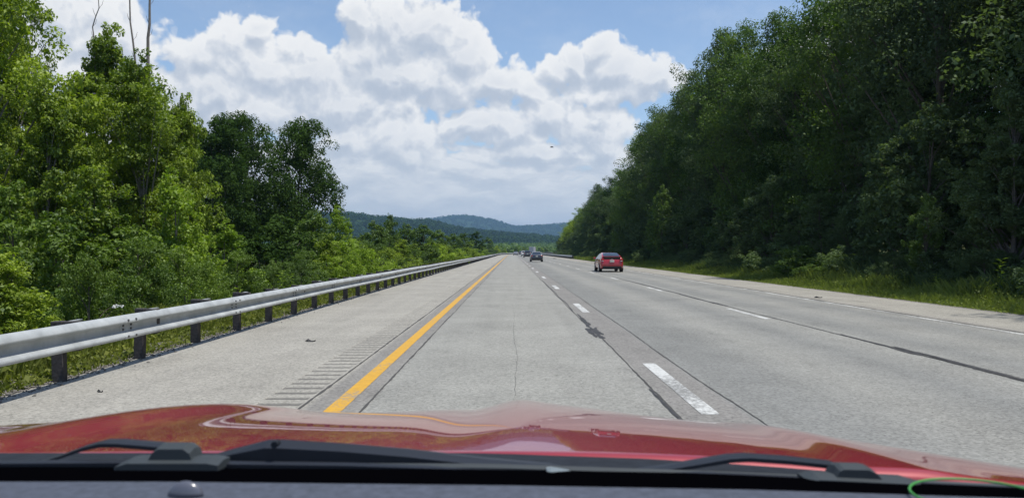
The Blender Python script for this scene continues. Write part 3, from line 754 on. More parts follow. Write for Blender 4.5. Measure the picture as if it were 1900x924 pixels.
# shrub thicket right behind the near rail
for i, (px, tp, d, k, wp, lab, mt) in enumerate([
    (25, 470, 13.5, 'sapling1', 150, 'leafy bright shrub behind the guardrail at the left edge', 'leaf_bright'),
    (-60, 430, 13.0, 'sapling1', 200, 'leafy shrub cut off by the left edge of the picture', 'leaf_bright'),
    (165, 465, 15.5, 'shrub0', 170, 'dense green shrub just behind the first guardrail posts', None),
    (255, 450, 16.5, 'shrub1', 170, 'dense green shrub below the broad bright tree', None),
    (345, 455, 18.5, 'shrub0', 170, 'wide green shrub in the middle of the roadside thicket', None),
    (440, 470, 21.5, 'shrub1', 130, 'green shrub at the right end of the roadside thicket', None),
    (505, 480, 27.0, 'shrub0', 110, 'low dark shrub between the thicket and the lone lime sapling', 'leaf_mid'),
    (560, 485, 32.0, 'shrub1', 90, 'small dark shrub behind the rail under the dark trees', 'leaf_mid'),
    (110, 400, 19.0, 'sapling2', 200, 'dark green young tree behind the roadside thicket', 'leaf_shrub'),
    (215, 400, 21.0, 'sapling2', 210, 'shadowed young tree between thicket and broad bright tree', 'leaf_shrub'),
    (30, 330, 20.0, 'sapling3', 180, 'dark leafy young tree near the left edge', 'leaf_shrub'),
    (480, 440, 34.0, 'sapling2', 130, 'dark undergrowth tree in front of the dark clump', 'leaf_dark')]):
    ptree(k, px, tp, d, lab, wpx=wp, mat=mt, name='shrub' if k.startswith('shrub') else 'young_tree', cat='shrub' if k.startswith('shrub') else 'tree', sink=0.1)
rl = random.Random(9)
s = 36.0
while s < 300:
    u = -8.6 - rl.uniform(0, 2.2); x, y_ = path(s, u); x, y_ = float(x), float(y_)
    h = rl.uniform(2.0, 3.4)
    tree(rl.choice(['shrub0', 'shrub1', 'shrub2', 'bush0']), x, y_, h, 'low green bush behind the left guardrail ' + zonel(x, y_), name='bush', cat='bush', group='bushes behind the left guardrail', mat=rl.choice([None, 'leaf_mid', 'leaf_lime', 'leaf_bright']), wscale=1.1)
    s += rl.uniform(3.0, 4.6) * (1 + s / 200)
s = 60.0
while s < 330:      # second rank that closes the view between the listed trees
    u = -15 - rl.uniform(0, 5); x, y_ = path(s, u)
    tree(rl.choice(['sapling2', 'sapling3', 'sapling1']), float(x), float(y_), rl.uniform(5.0, 6.6), 'young green tree in the second rank behind the left guardrail', group='second rank of trees left of the highway', wscale=1.15)
    s += rl.uniform(5, 8)
# trees beyond the bend
gB = 'bright trees beyond the bend'
for i in range(34):
    s = 330 + i * 9 + rl.uniform(-3, 3); u = -13 - rl.uniform(0, 7); x, y_ = path(s, u)
    tree(rl.choice(['far0', 'far1', 'far2']), float(x), float(y_), rl.uniform(5.5, 8.0), 'sunlit green tree beyond the bend of the highway', group=gB, wscale=1.1, mat=rl.choice(['leaf_far', 'leaf_mid', 'leaf_bright']))
for i in range(22):
    s = 300 + i * 14 + rl.uniform(-4, 4); u = 21 + rl.uniform(0, 10); x, y_ = path(s, u)
    tree(rl.choice(['far0', 'far1', 'far2']), float(x), float(y_), rl.uniform(6.0, 10.0), 'green tree past the far end of the right forest', group='trees right of the bend', wscale=1.1)

# bare stems above the left trees
def bare_stem(pts, d, r0, label):
    P3 = [(at(px, py, d)[0], d, at(px, py, d)[1]) for px, py in pts]; b = P3[0]; gzb = gz(b[0], d)
    mb = MB(); P3 = [(b[0], d, gzb - 0.3)] + P3; n = len(P3)
    rads = [r0 * 1.7] + [r0 * (1 - 0.6 * i / (n - 1)) for i in range(n - 1)]
    q = [(p[0] - b[0], 0, p[2] - gzb) for p in P3]
    root = empty('bare_tree', (b[0], d, gzb), label=label, cat='bare tree')
    mb.tube(q, rads, 6); mb.build('trunk', M['grey_bark'], root)
    for i in range(2, n - 1):
        m2 = MB()
        p = np.array(q[i]); sgn = 1 if i % 2 else -1
        m2.tube([p, p + np.array([sgn * 0.10, 0.05, 0.16]), p + np.array([sgn * 0.16, 0.05, 0.36])], [0.014, 0.010, 0.005], 4)
        m2.build('twig', M['grey_bark'], root)
bare_stem([(276, 200), (274, 110), (274, 70), (277, 45), (277, 10), (279, -60)], 31, 0.07, 'thick bare grey pole of a dead tree above the broad bright tree')
bare_stem([(256, 200), (250, 110), (246, 75), (241, 40), (240, 0), (238, -40)], 31.5, 0.045, 'thinner bare dead stem left of the thick bare pole')
bare_stem([(178, 160), (174, 72), (171, 50), (177, 30), (183, 15), (181, -12)], 33, 0.03, 'thin crooked bare stem above the pointed bright tree')

# ---- verge grass and weeds (stuff)
def blades(name, n, ur, sr, h, wd, mat, seed, spow=1.6, leafy=0.0, avoid=None):
    rng = np.random.RandomState(seed)
    s = sr[0] + (sr[1] - sr[0]) * rng.rand(n) ** spow; u = ur[0] + (ur[1] - ur[0]) * rng.rand(n)
    x, y = path(s, u); z = ground(x, y)
    dens_ = 0.5 + 0.5 * hnoise(x, y, 0.8); hh = h * (0.35 + 0.9 * rng.rand(n)) * (0.5 + 0.9 * dens_)
    edge = np.clip(np.abs(u - (ur[1] if ur[1] < 0 else ur[0])) / 1.2, 0.25, 1); hh = hh * edge
    a = rng.rand(n) * 2 * PI; dx, dy = np.cos(a), np.sin(a); bend = hh * rng.uniform(0.1, 0.7, n); k = 1 + s / 60.0
    w2 = wd * k * (0.6 + 0.8 * rng.rand(n)); px, py = -dy * w2 / 2, dx * w2 / 2
    p0 = np.stack([x - px, y - py, z - 0.02], 1); p1 = np.stack([x + px, y + py, z - 0.02], 1)
    p2 = np.stack([x + px * 0.8 + dx * bend * 0.35, y + py * 0.8 + dy * bend * 0.35, z + hh * 0.6], 1); p3 = np.stack([x - px * 0.4 + dx * bend, y - py * 0.4 + dy * bend, z + hh], 1)
    V = np.stack([p0, p1, p2, p3], 1).reshape(-1, 3); Fq = np.arange(4 * n).reshape(n, 4)
    if leafy > 0:
        m = int(n * leafy); idx = rng.choice(n, m); zl = z[idx] + hh[idx] * rng.uniform(0.1, 1.0, m)
        P = np.stack([x[idx] + rng.normal(size=m) * 0.05, y[idx] + rng.normal(size=m) * 0.05, zl], 1); Nn = unit(rng.normal(size=(m, 3)) * 0.6 + np.array([0, 0, 0.8]))
        v2, f2 = leaves(P, Nn, 0.055 * 1.3, 0.032 * 1.3, rng); V = np.concatenate([V, v2]); Fq = np.concatenate([Fq, f2 + 4 * n])
    o = link(name, np_mesh(name, V, Fq), M[mat]); tag(o, kind='stuff'); return o
o = blades('verge_weeds', 90000, (-9.5, -5.3), (5, 48), 0.36, 0.012, 'grass', 1, 1.5, leafy=1.0); o['label'] = 'yellow green weeds and grass under the left guardrail'
o = blades('verge_weeds', 50000, (-9.0, -5.5), (45, 280), 0.5, 0.03, 'grass', 2, 1.5); o['label'] = 'far roadside grass along the left guardrail'
o = blades('verge_grass', 120000, (12.0, 17.5), (13, 120), 0.34, 0.012, 'grass_dark', 3, 1.5, leafy=0.4); o['label'] = 'grass strip on the right verge'
o = blades('verge_grass', 50000, (12.3, 17.5), (110, 300), 0.5, 0.04, 'grass_dark', 4, 1.2); o['label'] = 'far end of the right grass verge'
o = blades('verge_weeds', 60000, (13.2, 17.2), (13, 150), 0.60, 0.007, 'grass_dark', 15, 1.5, leafy=2.0); o['label'] = 'tall green weeds on the back of the right verge'
o = blades('undergrowth', 50000, (14.4, 20), (13, 90), 0.75, 0.010, 'leaf_forest', 5, 1.4, leafy=3.0); o['label'] = 'tall dark undergrowth at the foot of the right forest'
o = blades('undergrowth', 50000, (-15, -8.5), (10, 60), 0.8, 0.012, 'leaf_shrub', 6, 1.3, leafy=1.5); o['label'] = 'green undergrowth on the slope below the left shrubs'

rng = np.random.RandomState(8); n = 7000
s_ = 5 + 45 * rng.rand(n) ** 1.6; u_ = -5.42 + rng.normal(size=n) * 0.16; z_ = 0.004 + 0 * s_; sz_ = rng.uniform(0.006, 0.02, n) * (1 + s_ / 40)
oct_ = np.array([(1, 0, 0), (0, 1, 0), (-1, 0, 0), (0, -1, 0), (0, 0, 0.8), (0, 0, -0.8)], float); fo = np.array([(0, 1, 4), (1, 2, 4), (2, 3, 4), (3, 0, 4), (1, 0, 5), (2, 1, 5), (3, 2, 5), (0, 3, 5)])
a_ = rng.rand(n) * 6.28; q_ = oct_[None] * sz_[:, None, None] * rng.uniform(0.6, 1.4, (n, 6, 1)); qx = q_[..., 0] * np.cos(a_)[:, None] - q_[..., 1] * np.sin(a_)[:, None]; qy = q_[..., 0] * np.sin(a_)[:, None] + q_[..., 1] * np.cos(a_)[:, None]
Vg = np.stack([qx + u_[:, None], qy + s_[:, None], q_[..., 2] + z_[:, None]], 2).reshape(-1, 3); Fg = (fo[None] + 6 * np.arange(n)[:, None, None]).reshape(-1, 3)
o = link('gravel_stones', np_mesh('gravel_stones', Vg, Fg), M['gravel']); tag(o, 'loose grey gravel along the foot of the left guardrail posts', kind='stuff')

# tall single weeds
def weed(px, py_top, d, label, mat, h_min=0.5, lf=0.16, name='tall_weed'):
    x, zt = at(px, py_top, d); g = gz(x, d); h = max(h_min, zt - g); rng = np.random.RandomState(int(px))
    root = empty(name, (x, d, g), label=label, cat='weed')
    mb = MB(); mb.tube([(0, 0, -0.05), (0.02, 0, h * 0.5), (0.0, 0.02, h)], [0.012, 0.009, 0.004], 5); mb.build('stem', M[mat], root)
    Ps = []; Vs = []; Fs = []; b = 0
    for i in range(int(h / 0.055)):
        z = h * 0.25 + i * 0.055 * 0.75; a = i * 2.4; l = lf * rng.uniform(0.7, 1.15); 
        if z > h: break
        d1 = np.array([math.cos(a), math.sin(a), 0.35]); sd_ = np.array([-math.sin(a), math.cos(a), 0]) * l * 0.16
        p = np.array([0, 0, z]); Vs += [p, p + d1 * l * 0.5 + sd_, p + d1 * l * np.array([1, 1, 0.6]), p + d1 * l * 0.5 - sd_]; Fs.append((b, b + 1, b + 2, b + 3)); b += 4
    link('foliage', np_mesh('foliage', np.array(Vs), np.array(Fs)), M[mat], root)
weed(1857, 478, 24, 'tall leafy pale weed standing out on the far right verge', 'leaf_lime', lf=0.26)
weed(1738, 506, 27, 'upright pale weed left of the tallest verge weed', 'leaf_lime', lf=0.2)
weed(1835, 520, 24, 'short pale weed at the foot of the tallest verge weed', 'leaf_lime', lf=0.2)
weed(1775, 515, 26, 'small pale weed between two verge weeds on the right', 'leaf_lime', lf=0.16)
weed(1526, 440, 40, 'tall thin weed rising from the rounded verge bush', 'leaf_mid', lf=0.24)
weed(522, 500, 25, 'tall weed with narrow leaves behind the left guardrail', 'leaf_lime', lf=0.2)
weed(445, 530, 20, 'pale weed poking above the left guardrail', 'leaf_lime', lf=0.16)
weed(540, 505, 30, 'thin weed beside the tall narrow leaved weed', 'leaf_lime', lf=0.2)
weed(505, 498, 27, 'weed left of the tall narrow leaved weed', 'leaf_mid', lf=0.2)
# white umbel flower
x, zt = at(218, 571, 11.5); g = gz(x, 11.5)
fl = empty('wild_flower', (x, 11.5, g), label='white flat topped wild flower just above the left guardrail', cat='flower')
mb = MB(); mb.tube([(0, 0, -0.05), (0.01, 0, zt - g)], [0.006, 0.004], 5); mb.build('stem', M['leaf_shrub'], fl)
mb = MB()
rr = random.Random(2)
for i in range(26):
    a = rr.uniform(0, 2 * PI); r = 0.085 * math.sqrt(rr.random()); mb.cyl((r * math.cos(a), r * math.sin(a), zt - g + rr.uniform(-0.005, 0.03) + 0.2 * r), 0.013, 0.01, 'z', 6)
mb.build('flower_head', M['flower'], fl)

# ------------------------------------------------------------------ hills
def hill_mat(name, a, b, sc_):
    m = bpy.data.materials.new(name); m.use_nodes = True; t = m.node_tree; t.nodes.clear(); G = N(t)
    co = G.n('ShaderNodeTexCoord'); n = G.noise(co.outputs['Object'], sc_, 6, 0.6); n2 = G.noise(co.outputs['Object'], sc_ * 12, 3, 0.6)
    c = G.mix(G.mapr(G.math('ADD', G.math('MULTIPLY', n.outputs[0], 0.6), G.math('MULTIPLY', n2.outputs[0], 0.4)), 0.4, 0.6), a, b)
    bs = G.n('ShaderNodeBsdfPrincipled'); G.l(c, bs.inputs['Base Color']); bs.inputs['Roughness'].default_value = 1; bs.inputs['Specular IOR Level'].default_value = 0
    out = G.n('ShaderNodeOutputMaterial'); G.l(bs.outputs[0], out.inputs[0]); return m
M['hill'] = hill_mat('hill_forest', (0.014, 0.030, 0.012), (0.032, 0.058, 0.020), 0.02)
def ridge(name, dist, pts, depth, xlim, seed, nx_=220, ny=26, base=-8):
    rng = np.random.RandomState(seed)
    xs = np.linspace(xlim[0], xlim[1], nx_); px = 950 + xs / dist * F
    top = EYE + (466 - np.interp(px, [p[0] for p in pts], [p[1] for p in pts])) / F * dist
    rows_ = []
    for j in range(ny):
        t = j / (ny - 1) * 2 - 1            # -1 front foot, 0 crest, 1 back
        prof = math.cos(t * PI / 2) ** 1.3
        yy = dist + t * depth * 0.5
        und = hnoise(xs, np.full_like(xs, yy), 6.0 / dist * 8) * top * 0.10 * (1 - prof) * prof * 2
        rows_.append(np.stack([xs, np.full_like(xs, yy), base + (top - base) * prof + und], 1))
    V = np.concatenate(rows_); I = (np.arange(ny - 1)[:, None] * nx_ + np.arange(nx_ - 1)[None, :]).ravel()
    o = link(name, np_mesh(name, V, np.stack([I, I + 1, I + nx_ + 1, I + nx_], 1)), M['hill'], smooth=True); tag(o, kind='structure')
    return V.reshape(ny, nx_, 3)
h1 = ridge('wooded_hill', 1900, [(-2000, 430), (200, 415), (480, 405), (600, 401), (650, 400), (705, 407), (765, 413), (800, 414), (850, 427), (905, 434), (960, 439), (1040, 446), (1100, 450), (1700, 430), (3000, 420)], 1300, (-2600, 2600), 1)
h2 = ridge('far_mountain', 5200, [(-3000, 430), (500, 430), (700, 420), (800, 410), (835, 404), (866, 402), (895, 406), (925, 413), (958, 423), (985, 421.5), (1010, 420), (1045, 417), (1100, 412), (1400, 420), (3000, 430)], 2600, (-6500, 6500), 2, base=0)
# wooded cover: crowns one could not count
def blob_proto(seed, n=170, L=0.5):
    rng = np.random.RandomState(seed); d = unit(rng.normal(size=(n, 3))); d[:, 2] = np.abs(d[:, 2]) * 1.0 - 0.25
    lob = 1 + 0.18 * np.sin(3 * np.arctan2(d[:, 1], d[:, 0]) + seed) + 0.12 * np.sin(5 * d[:, 2] * 3 + seed)
    P = d * lob[:, None] * (0.8 + 0.25 * rng.rand(n))[:, None]; return P, unit(d + rng.normal(size=(n, 3)) * 0.35)
def wood(name, pts, size, nper, mat, seed, L):
    rng = np.random.RandomState(seed); Vs = []; n = len(pts)
    protos = [blob_proto(s_, nper) for s_ in range(5)]
    Pall = np.zeros((n, nper, 3)); Nall = np.zeros((n, nper, 3)); sz = size * (0.65 + 0.7 * rng.rand(n))
    for k in range(5):
        m = np.arange(n) % 5 == k; a = rng.rand(m.sum()) * 2 * PI; ca, sa = np.cos(a), np.sin(a)
        P, Nn = protos[k]
        for (src, dst, scl) in ((P, Pall, True), (Nn, Nall, False)):
            x = src[None, :, 0] * ca[:, None] - src[None, :, 1] * sa[:, None]; y = src[None, :, 0] * sa[:, None] + src[None, :, 1] * ca[:, None]; z = np.broadcast_to(src[None, :, 2] * (1.25 if scl else 1), x.shape)
            q = np.stack([x, y, z], 2); 
            if scl: q = q * sz[m][:, None, None] + pts[m][:, None, :]
            dst[m] = q
    v, f = leaves(Pall.reshape(-1, 3), Nall.reshape(-1, 3), L, L * 0.8, rng)
    o = link(name, np_mesh(name, v, f), M[mat]); tag(o, kind='stuff'); return o
def scatter_on(V, n, seed, lift, xr, jr):
    rng = np.random.RandomState(seed); ny, nx_, _ = V.shape; out = []
    i = rng.uniform(0, nx_ - 1.01, n * 3); j = rng.uniform(jr[0], jr[1], n * 3); i0 = i.astype(int); j0 = j.astype(int); fi = (i - i0)[:, None]; fj = (j - j0)[:, None]
    P = V[j0, i0] * (1 - fi) * (1 - fj) + V[j0, i0 + 1] * fi * (1 - fj) + V[j0 + 1, i0] * (1 - fi) * fj + V[j0 + 1, i0 + 1] * fi * fj
    m = (P[:, 0] > xr[0]) & (P[:, 0] < xr[1]); P = P[m][:n]; P[:, 2] += lift; return P
wood('hill_woodland', scatter_on(h1, 5200, 3, 2.0, (-650, 330), (1, 14.5)), 7.5, 60, 'leaf_hill', 11, 3.0)['label'] = 'dark green woodland covering the nearer low hill'
wood('mountain_woodland', scatter_on(h2, 4200, 4, 2.0, (-1100, 700), (3, 14.0)), 13, 36, 'leaf_hill', 12, 8.0)['label'] = 'hazy blue woodland covering the distant mountain'
rv = np.random.RandomState(21); n = 2600
yv = rv.uniform(480, 1400, n); xv = rv.uniform(-0.33, 0.20, n) * yv; ss_, uu_ = to_su(xv, yv); ok = (np.abs(uu_ - 3) > 26) | (ss_ > 760)
xv, yv = xv[ok], yv[ok]; zv = ground(xv, yv) + 3.5 + 9 * sstep(yv, 480, 1300)
wood('valley_woodland', np.stack([xv, yv, zv], 1), 5.2, 110, 'leaf_far', 13, 1.4)['label'] = 'green woodland filling the valley beyond the bend'

# ------------------------------------------------------------------ haze
def haze_mat():
    m = bpy.data.materials.new('haze'); m.use_nodes = True; t = m.node_tree; t.nodes.clear(); G = N(t)
    pv = G.n('ShaderNodeVolumePrincipled'); pv.inputs['Density'].default_value = 0.00012; pv.inputs['Color'].default_value = (0.40, 0.66, 1.0, 1); pv.inputs['Anisotropy'].default_value = 0.3
    out = G.n('ShaderNodeOutputMaterial'); G.l(pv.outputs[0], out.inputs['Volume']); return m
zb, zt_ = float(Z.min()) - 1.0 - 8, 300.0
mb = MB(); mb.box((0, 4000, (zb + zt_) / 2), (20000, 18000, zt_ - zb))
hz = mb.build('haze', haze_mat()); tag(hz, kind='stuff')

# ------------------------------------------------------------------ traffic
def glossy_paint(name, col): return pmat(name, col, 0.35, coat=1.0)
M['car_red'] = glossy_paint('car_red', (0.42, 0.012, 0.022)); M['car_black'] = glossy_paint('car_black', (0.02, 0.022, 0.035)); M['car_white'] = glossy_paint('car_white', (0.70, 0.70, 0.69))
M['car_grey'] = glossy_paint('car_grey', (0.22, 0.23, 0.25)); M['car_dark'] = glossy_paint('car_dark', (0.035, 0.038, 0.042))
M['lamp_red'] = pmat('lamp_red', (0.45, 0.02, 0.02), 0.15, spec=0.8); M['lamp_clear'] = pmat('lamp_clear', (0.62, 0.60, 0.62), 0.12, spec=0.8)
M['plate'] = pmat('plate', (0.62, 0.62, 0.55), 0.5, nscale=25, namp=0.25); M['rim'] = pmat('rim', (0.45, 0.46, 0.47), 0.3, metal=0.8)
M['trim'] = pmat('trim', (0.018, 0.018, 0.02), 0.55)
HATCH = dict(L=4.45, W=0.87, top=[(0, .56), (.02, .80), (.10, .96), (.22, 1.12), (.75, 1.29), (1.35, 1.385), (2.1, 1.41), (2.7, 1.36), (3.45, 1.03), (4.0, .88), (4.35, .72), (4.45, .5)], belt=0.93, rearglass=(.22, 1.35), wind=(2.7, 3.45), wheels=(0.78, 3.52), taper=(0.90, .95, 1, 1))
SEDAN = dict(L=4.8, W=0.91, top=[(0, .60), (.03, .92), (.15, 1.06), (.75, 1.12), (1.45, 1.42), (2.2, 1.47), (2.8, 1.42), (3.6, 1.03), (4.4, .88), (4.72, .72), (4.8, .5)], belt=0.94, rearglass=(.75, 1.45), wind=(2.8, 3.6), wheels=(0.95, 3.8))
SUV = dict(L=4.7, W=0.93, top=[(0, .66), (.03, 1.02), (.12, 1.10), (.45, 1.62), (.75, 1.70), (2.4, 1.72), (2.85, 1.66), (3.5, 1.16), (4.3, 1.02), (4.62, .80), (4.7, .6)], belt=1.06, rearglass=(.12, .45), wind=(2.85, 3.5), wheels=(0.88, 3.72))
def make_car(spec, paint, loc, label, rz_=0.0, name='car', detail=True, lampz=None, plate=True):
    root = empty(name, loc, rz_, label=label, cat='car')
    W_, belt = spec['W'], spec['belt']; topx = [p[0] for p in spec['top']]; topz = [p[1] for p in spec['top']]
    L = spec['L']; st = sorted(set(topx + [spec['rearglass'][1] + 0.35, (spec['rearglass'][1] + spec['wind'][0]) / 2, spec['wind'][0] - 0.25]))
    rows_ = []
    for y in st:
        zt = float(np.interp(y, topx, topz)); e = min(1, 0.90 + 0.10 * min(1, y / 0.5)) * min(1, 0.80 + 0.20 * min(1, (L - y) / 0.7)); w_ = W_ * e
        zb_ = 0.24 + (0.06 if y < 0.15 or y > L - 0.2 else 0)
        bz = min(belt, zt - 0.03); up = max(0, zt - belt)
        wr = w_ * (1 - 0.30 * min(1, up / 0.5)) * 0.97
        rows_.append([(w_ * .90, zb_), (w_ * .99, zb_ + .10), (w_, min(.60, bz - .02)), (w_ * .975, bz), (wr, max(bz + .01, zt - .07)), (wr * .86, zt - .012), (wr * .45, zt + .008), (0, zt + .012)])
    body, glass_s, glass_r, glass_f = MB(), MB(), MB(), MB()
    def quad(mb, i, j, sgn, off=0.0):
        def P(i_, j_): x_, z_ = rows_[i_][j_]; return (sgn * (x_ + off), st[i_], z_ + off * 0.5)
        mb.add([P(i, j), P(i + 1, j), P(i + 1, j + 1), P(i, j + 1)], [(0, 1, 2, 3)])
    r0, r1 = spec['rearglass']; w0, w1 = spec['wind']
    for i in range(len(st) - 1):
        mid = (st[i] + st[i + 1]) / 2
        for j in range(7):
            for sgn in (-1, 1):
                if j == 3 and r0 - 0.02 < mid < w1 - 0.3 and rows_[i][4][1] - rows_[i][3][1] > 0.1: quad(glass_s, i, j, sgn)
                elif j >= 5 and r0 < mid < r1: quad(glass_r, i, j, sgn)
                elif j >= 5 and w0 < mid < w1: quad(glass_f, i, j, sgn)
                else: quad(body, i, j, sgn)
    for ii, rr_ in ((0, rows_[0]), (len(st) - 1, rows_[-1])):
        ring = [(x_, st[ii], z_) for x_, z_ in rr_] + [(-x_, st[ii], z_) for x_, z_ in reversed(rr_[:-1])]
        body.add(ring, [tuple(range(len(ring)))])
    def fin(mb, nm, mat):
        if not mb.v: return
        me = mb.mesh(nm); import bmesh
        bm = bmesh.new(); bm.from_mesh(me); bmesh.ops.remove_doubles(bm, verts=bm.verts, dist=0.001); bmesh.ops.recalc_face_normals(bm, faces=bm.faces); bm.to_mesh(me); bm.free()
        return link(nm, me, mat, root, smooth=True)
    fin(body, 'body', paint); fin(glass_s, 'side_window', M['dark_glass']); fin(glass_r, 'rear_window', M['dark_glass']); fin(glass_f, 'windscreen', M['dark_glass'])
    mb = MB(); mb.box((0, L / 2, 0.27), (W_ * 1.6, L - 0.5, 0.12)); mb.build('underbody', M['trim'], root)
    for yw in spec['wheels']:
        for sgn in (-1, 1):
            mb = MB(); mb.cyl((sgn * (W_ - 0.10), yw, 0.325), 0.325, 0.215, 'x', 22); wh = mb.build('wheel', M['black_rubber'], root)
            mb = MB(); mb.cyl((sgn * (W_ + 0.012), yw, 0.325), 0.21, 0.02, 'x', 16); mb.build('rim', M['rim'], wh)
    if detail:
        lz = lampz or belt - 0.08
        for sgn in (-1, 1):
            mb = MB(); x0 = sgn * W_ * 0.74
            mb.box((x0 + sgn * 0.04, 0.045, lz), (0.20, 0.13, 0.16), 0.02); lt = mb.build('tail_light', M['lamp_red'], root)
            mb = MB(); mb.box((x0 + sgn * 0.03, 0.04, lz - 0.09), (0.15, 0.125, 0.05), 0.015); mb.build('reverse_lamp', M['lamp_clear'], lt)
            mb = MB(); mb.box((sgn * (W_ + 0.09), w1 - 0.62, belt + 0.06), (0.17, 0.10, 0.13), 0.03); mb.build('mirror', paint, root)
        mb = MB(); mb.box((0, 0.01, 0.36), (W_ * 1.55, 0.06, 0.12), 0.02); mb.build('lower_bumper', M['trim'], root)
        if plate:
            mb = MB(); mb.box((0, -0.0, 0.80 if belt < 1 else 0.9), (0.32, 0.045, 0.17), 0.01); mb.build('licence_plate', M['plate'], root)
    return root
rc = make_car(HATCH, M['car_red'], (7.22, 55.5, 0.0), 'red hatchback driving ahead in the third lane on the right', lampz=0.90)
mb = MB(); mb.box((0, 0.085, 1.02), (1.20, 0.05, 0.13), 0.015); mb.build('lower_rear_window', M['dark_glass'], rc)
mb = MB(); mb.box((0, 0.17, 1.125), (1.34, 0.16, 0.05), 0.02); mb.build('spoiler', M['car_red'], rc)
mb = MB(); mb.tube([(0, 1.5, 1.39), (0, 1.38, 1.52)], [0.012, 0.006], 6); mb.build('antenna', M['trim'], rc)
mb = MB(); mb.tube([(-0.28, 0.30, 1.20), (0.12, 0.27, 1.19)], 0.012, 5); mb.build('rear_wiper', M['trim'], rc)
mb = MB(); mb.cyl((0, 0.085, 0.945), 0.05, 0.04, 'y', 14); mb.build('badge', M['rim'], rc)
make_car(SEDAN, M['car_black'], (3.55, 110, 0.0), 'black sedan leading the second lane between the dashes')
make_car(SUV, M['car_dark'], (3.75, 186, 0.0), 'dark sport utility vehicle ahead of the black sedan')
x, y_ = path(236, 3.7); make_car(SUV, M['car_white'], (float(x), float(y_), 0), 'white car beyond the dark sport utility vehicle')
x, y_ = path(292, 1.4); make_car(SEDAN, M['car_grey'], (float(x), float(y_), 0), 'small grey car farthest to the left in the traffic')
x, y_ = path(340, 3.2); make_car(SUV, M['car_dark'], (float(x), float(y_), 0), 'tiny dark car between the grey car and the white car', -0.03)
# semi trailer
x, y_ = path(425, 3.9); tr = empty('semi_truck', (float(x), float(y_), 0), -0.11, label='distant white semi truck with a tall trailer above the traffic', cat='truck')
M['trailer'] = pmat('trailer_white', (0.30, 0.31, 0.34), 0.5, nscale=2, namp=0.1)
mb = MB(); mb.box((0, 7, 2.6), (2.55, 14, 2.8), 0.04); tb = mb.build('trailer', M['trailer'], tr)
for sgn in (-1, 1):
    mb = MB(); mb.box((sgn * 0.62, -0.02, 2.6), (1.16, 0.06, 2.6), 0.01); mb.build('rear_door', M['trailer'], tb)
    for yw in (1.2, 2.5, 12.2, 15.0, 19.5):
        mb = MB(); mb.cyl((sgn * 1.05, yw, 0.5), 0.5, 0.5, 'x', 18); mb.build('wheel', M['black_rubber'], tr)
mb = MB(); mb.box((0, 0.1, 0.6), (2.4, 0.12, 0.14), 0.01); mb.build('rear_bumper', M['trim'], tr)
mb = MB(); mb.box((0, 10, 1.0), (1.0, 19, 0.25)); mb.build('chassis', M['trim'], tr)
mb = MB(); mb.loft([[(-1.2, 14.6, .9), (1.2, 14.6, .9), (1.2, 14.6, 3.7), (-1.2, 14.6, 3.7)], [(-1.2, 17, .9), (1.2, 17, .9), (1.2, 17, 3.6), (-1.2, 17, 3.6)],
                    [(-1.1, 17.8, .9), (1.1, 17.8, .9), (1.1, 17.8, 2.2), (-1.1, 17.8, 2.2)], [(-.9, 20, .7), (.9, 20, .7), (.9, 20, 1.8), (-.9, 20, 1.8)]], True, True); mb.build('cab', M['car_red'], tr)

# ------------------------------------------------------------------ debris and bird
def debris(px, py, size, label, seed):
    d = F * EYE / (py - 466); x = (px - 950) / F * d; r = random.Random(seed); mb = MB(); n = 10; rings = []
    for k in range(5):
        t = k / 4; wdt = math.sin(PI * (0.12 + 0.76 * t)) * size * 0.28
        rings.append([(size * (t - 0.5), math.cos(2 * PI * j / n) * wdt * r.uniform(0.8, 1.2), 0.008 + max(0, math.sin(2 * PI * j / n)) * wdt * 0.45 + 0.02 * math.sin(t * 7) * (math.sin(2 * PI * j / n) > 0)) for j in range(n)])
    mb.loft(rings, True, True); o = mb.build('road_debris', M['black_rubber']); o.location = (x, d, 0); o.rotation_euler = (0, 0, r.uniform(-0.4, 0.4)); tag(o, label, 'debris')
debris(576, 633, 0.17, 'dark scrap of rubber lying in the middle of the left shoulder', 1)
debris(186, 727, 0.06, 'tiny dark chip on the left shoulder near the hood', 2)
debris(1518, 552, 0.26, 'dark lump of debris on the right shoulder', 3)
debris(362, 629, 0.20, 'black scrap beside a post of the left guardrail', 4)
debris(1029, 479.5, 0.8, 'small dark debris on the road before the distant right guardrail', 5)
bx, bz = at(1024, 273, 110)
mb = MB(); mb.tube([(-0.28, 0, 0), (-0.1, 0, 0.02), (0.12, 0, 0.02), (0.26, 0, 0)], [0.02, 0.07, 0.06, 0.015], 8)
for sg in (-1, 1):
    mb.add([(-0.08, sg * 0.04, 0.03), (0.1, sg * 0.04, 0.03), (0.08, sg * 0.32, 0.10), (-0.1, sg * 0.62, 0.04), (-0.13, sg * 0.30, 0.09)], [(0, 1, 2, 3, 4)])
bd = mb.build('bird', M['trim']); bd.location = (bx, 110, bz); tag(bd, 'small dark bird gliding in front of the white clouds', 'bird')

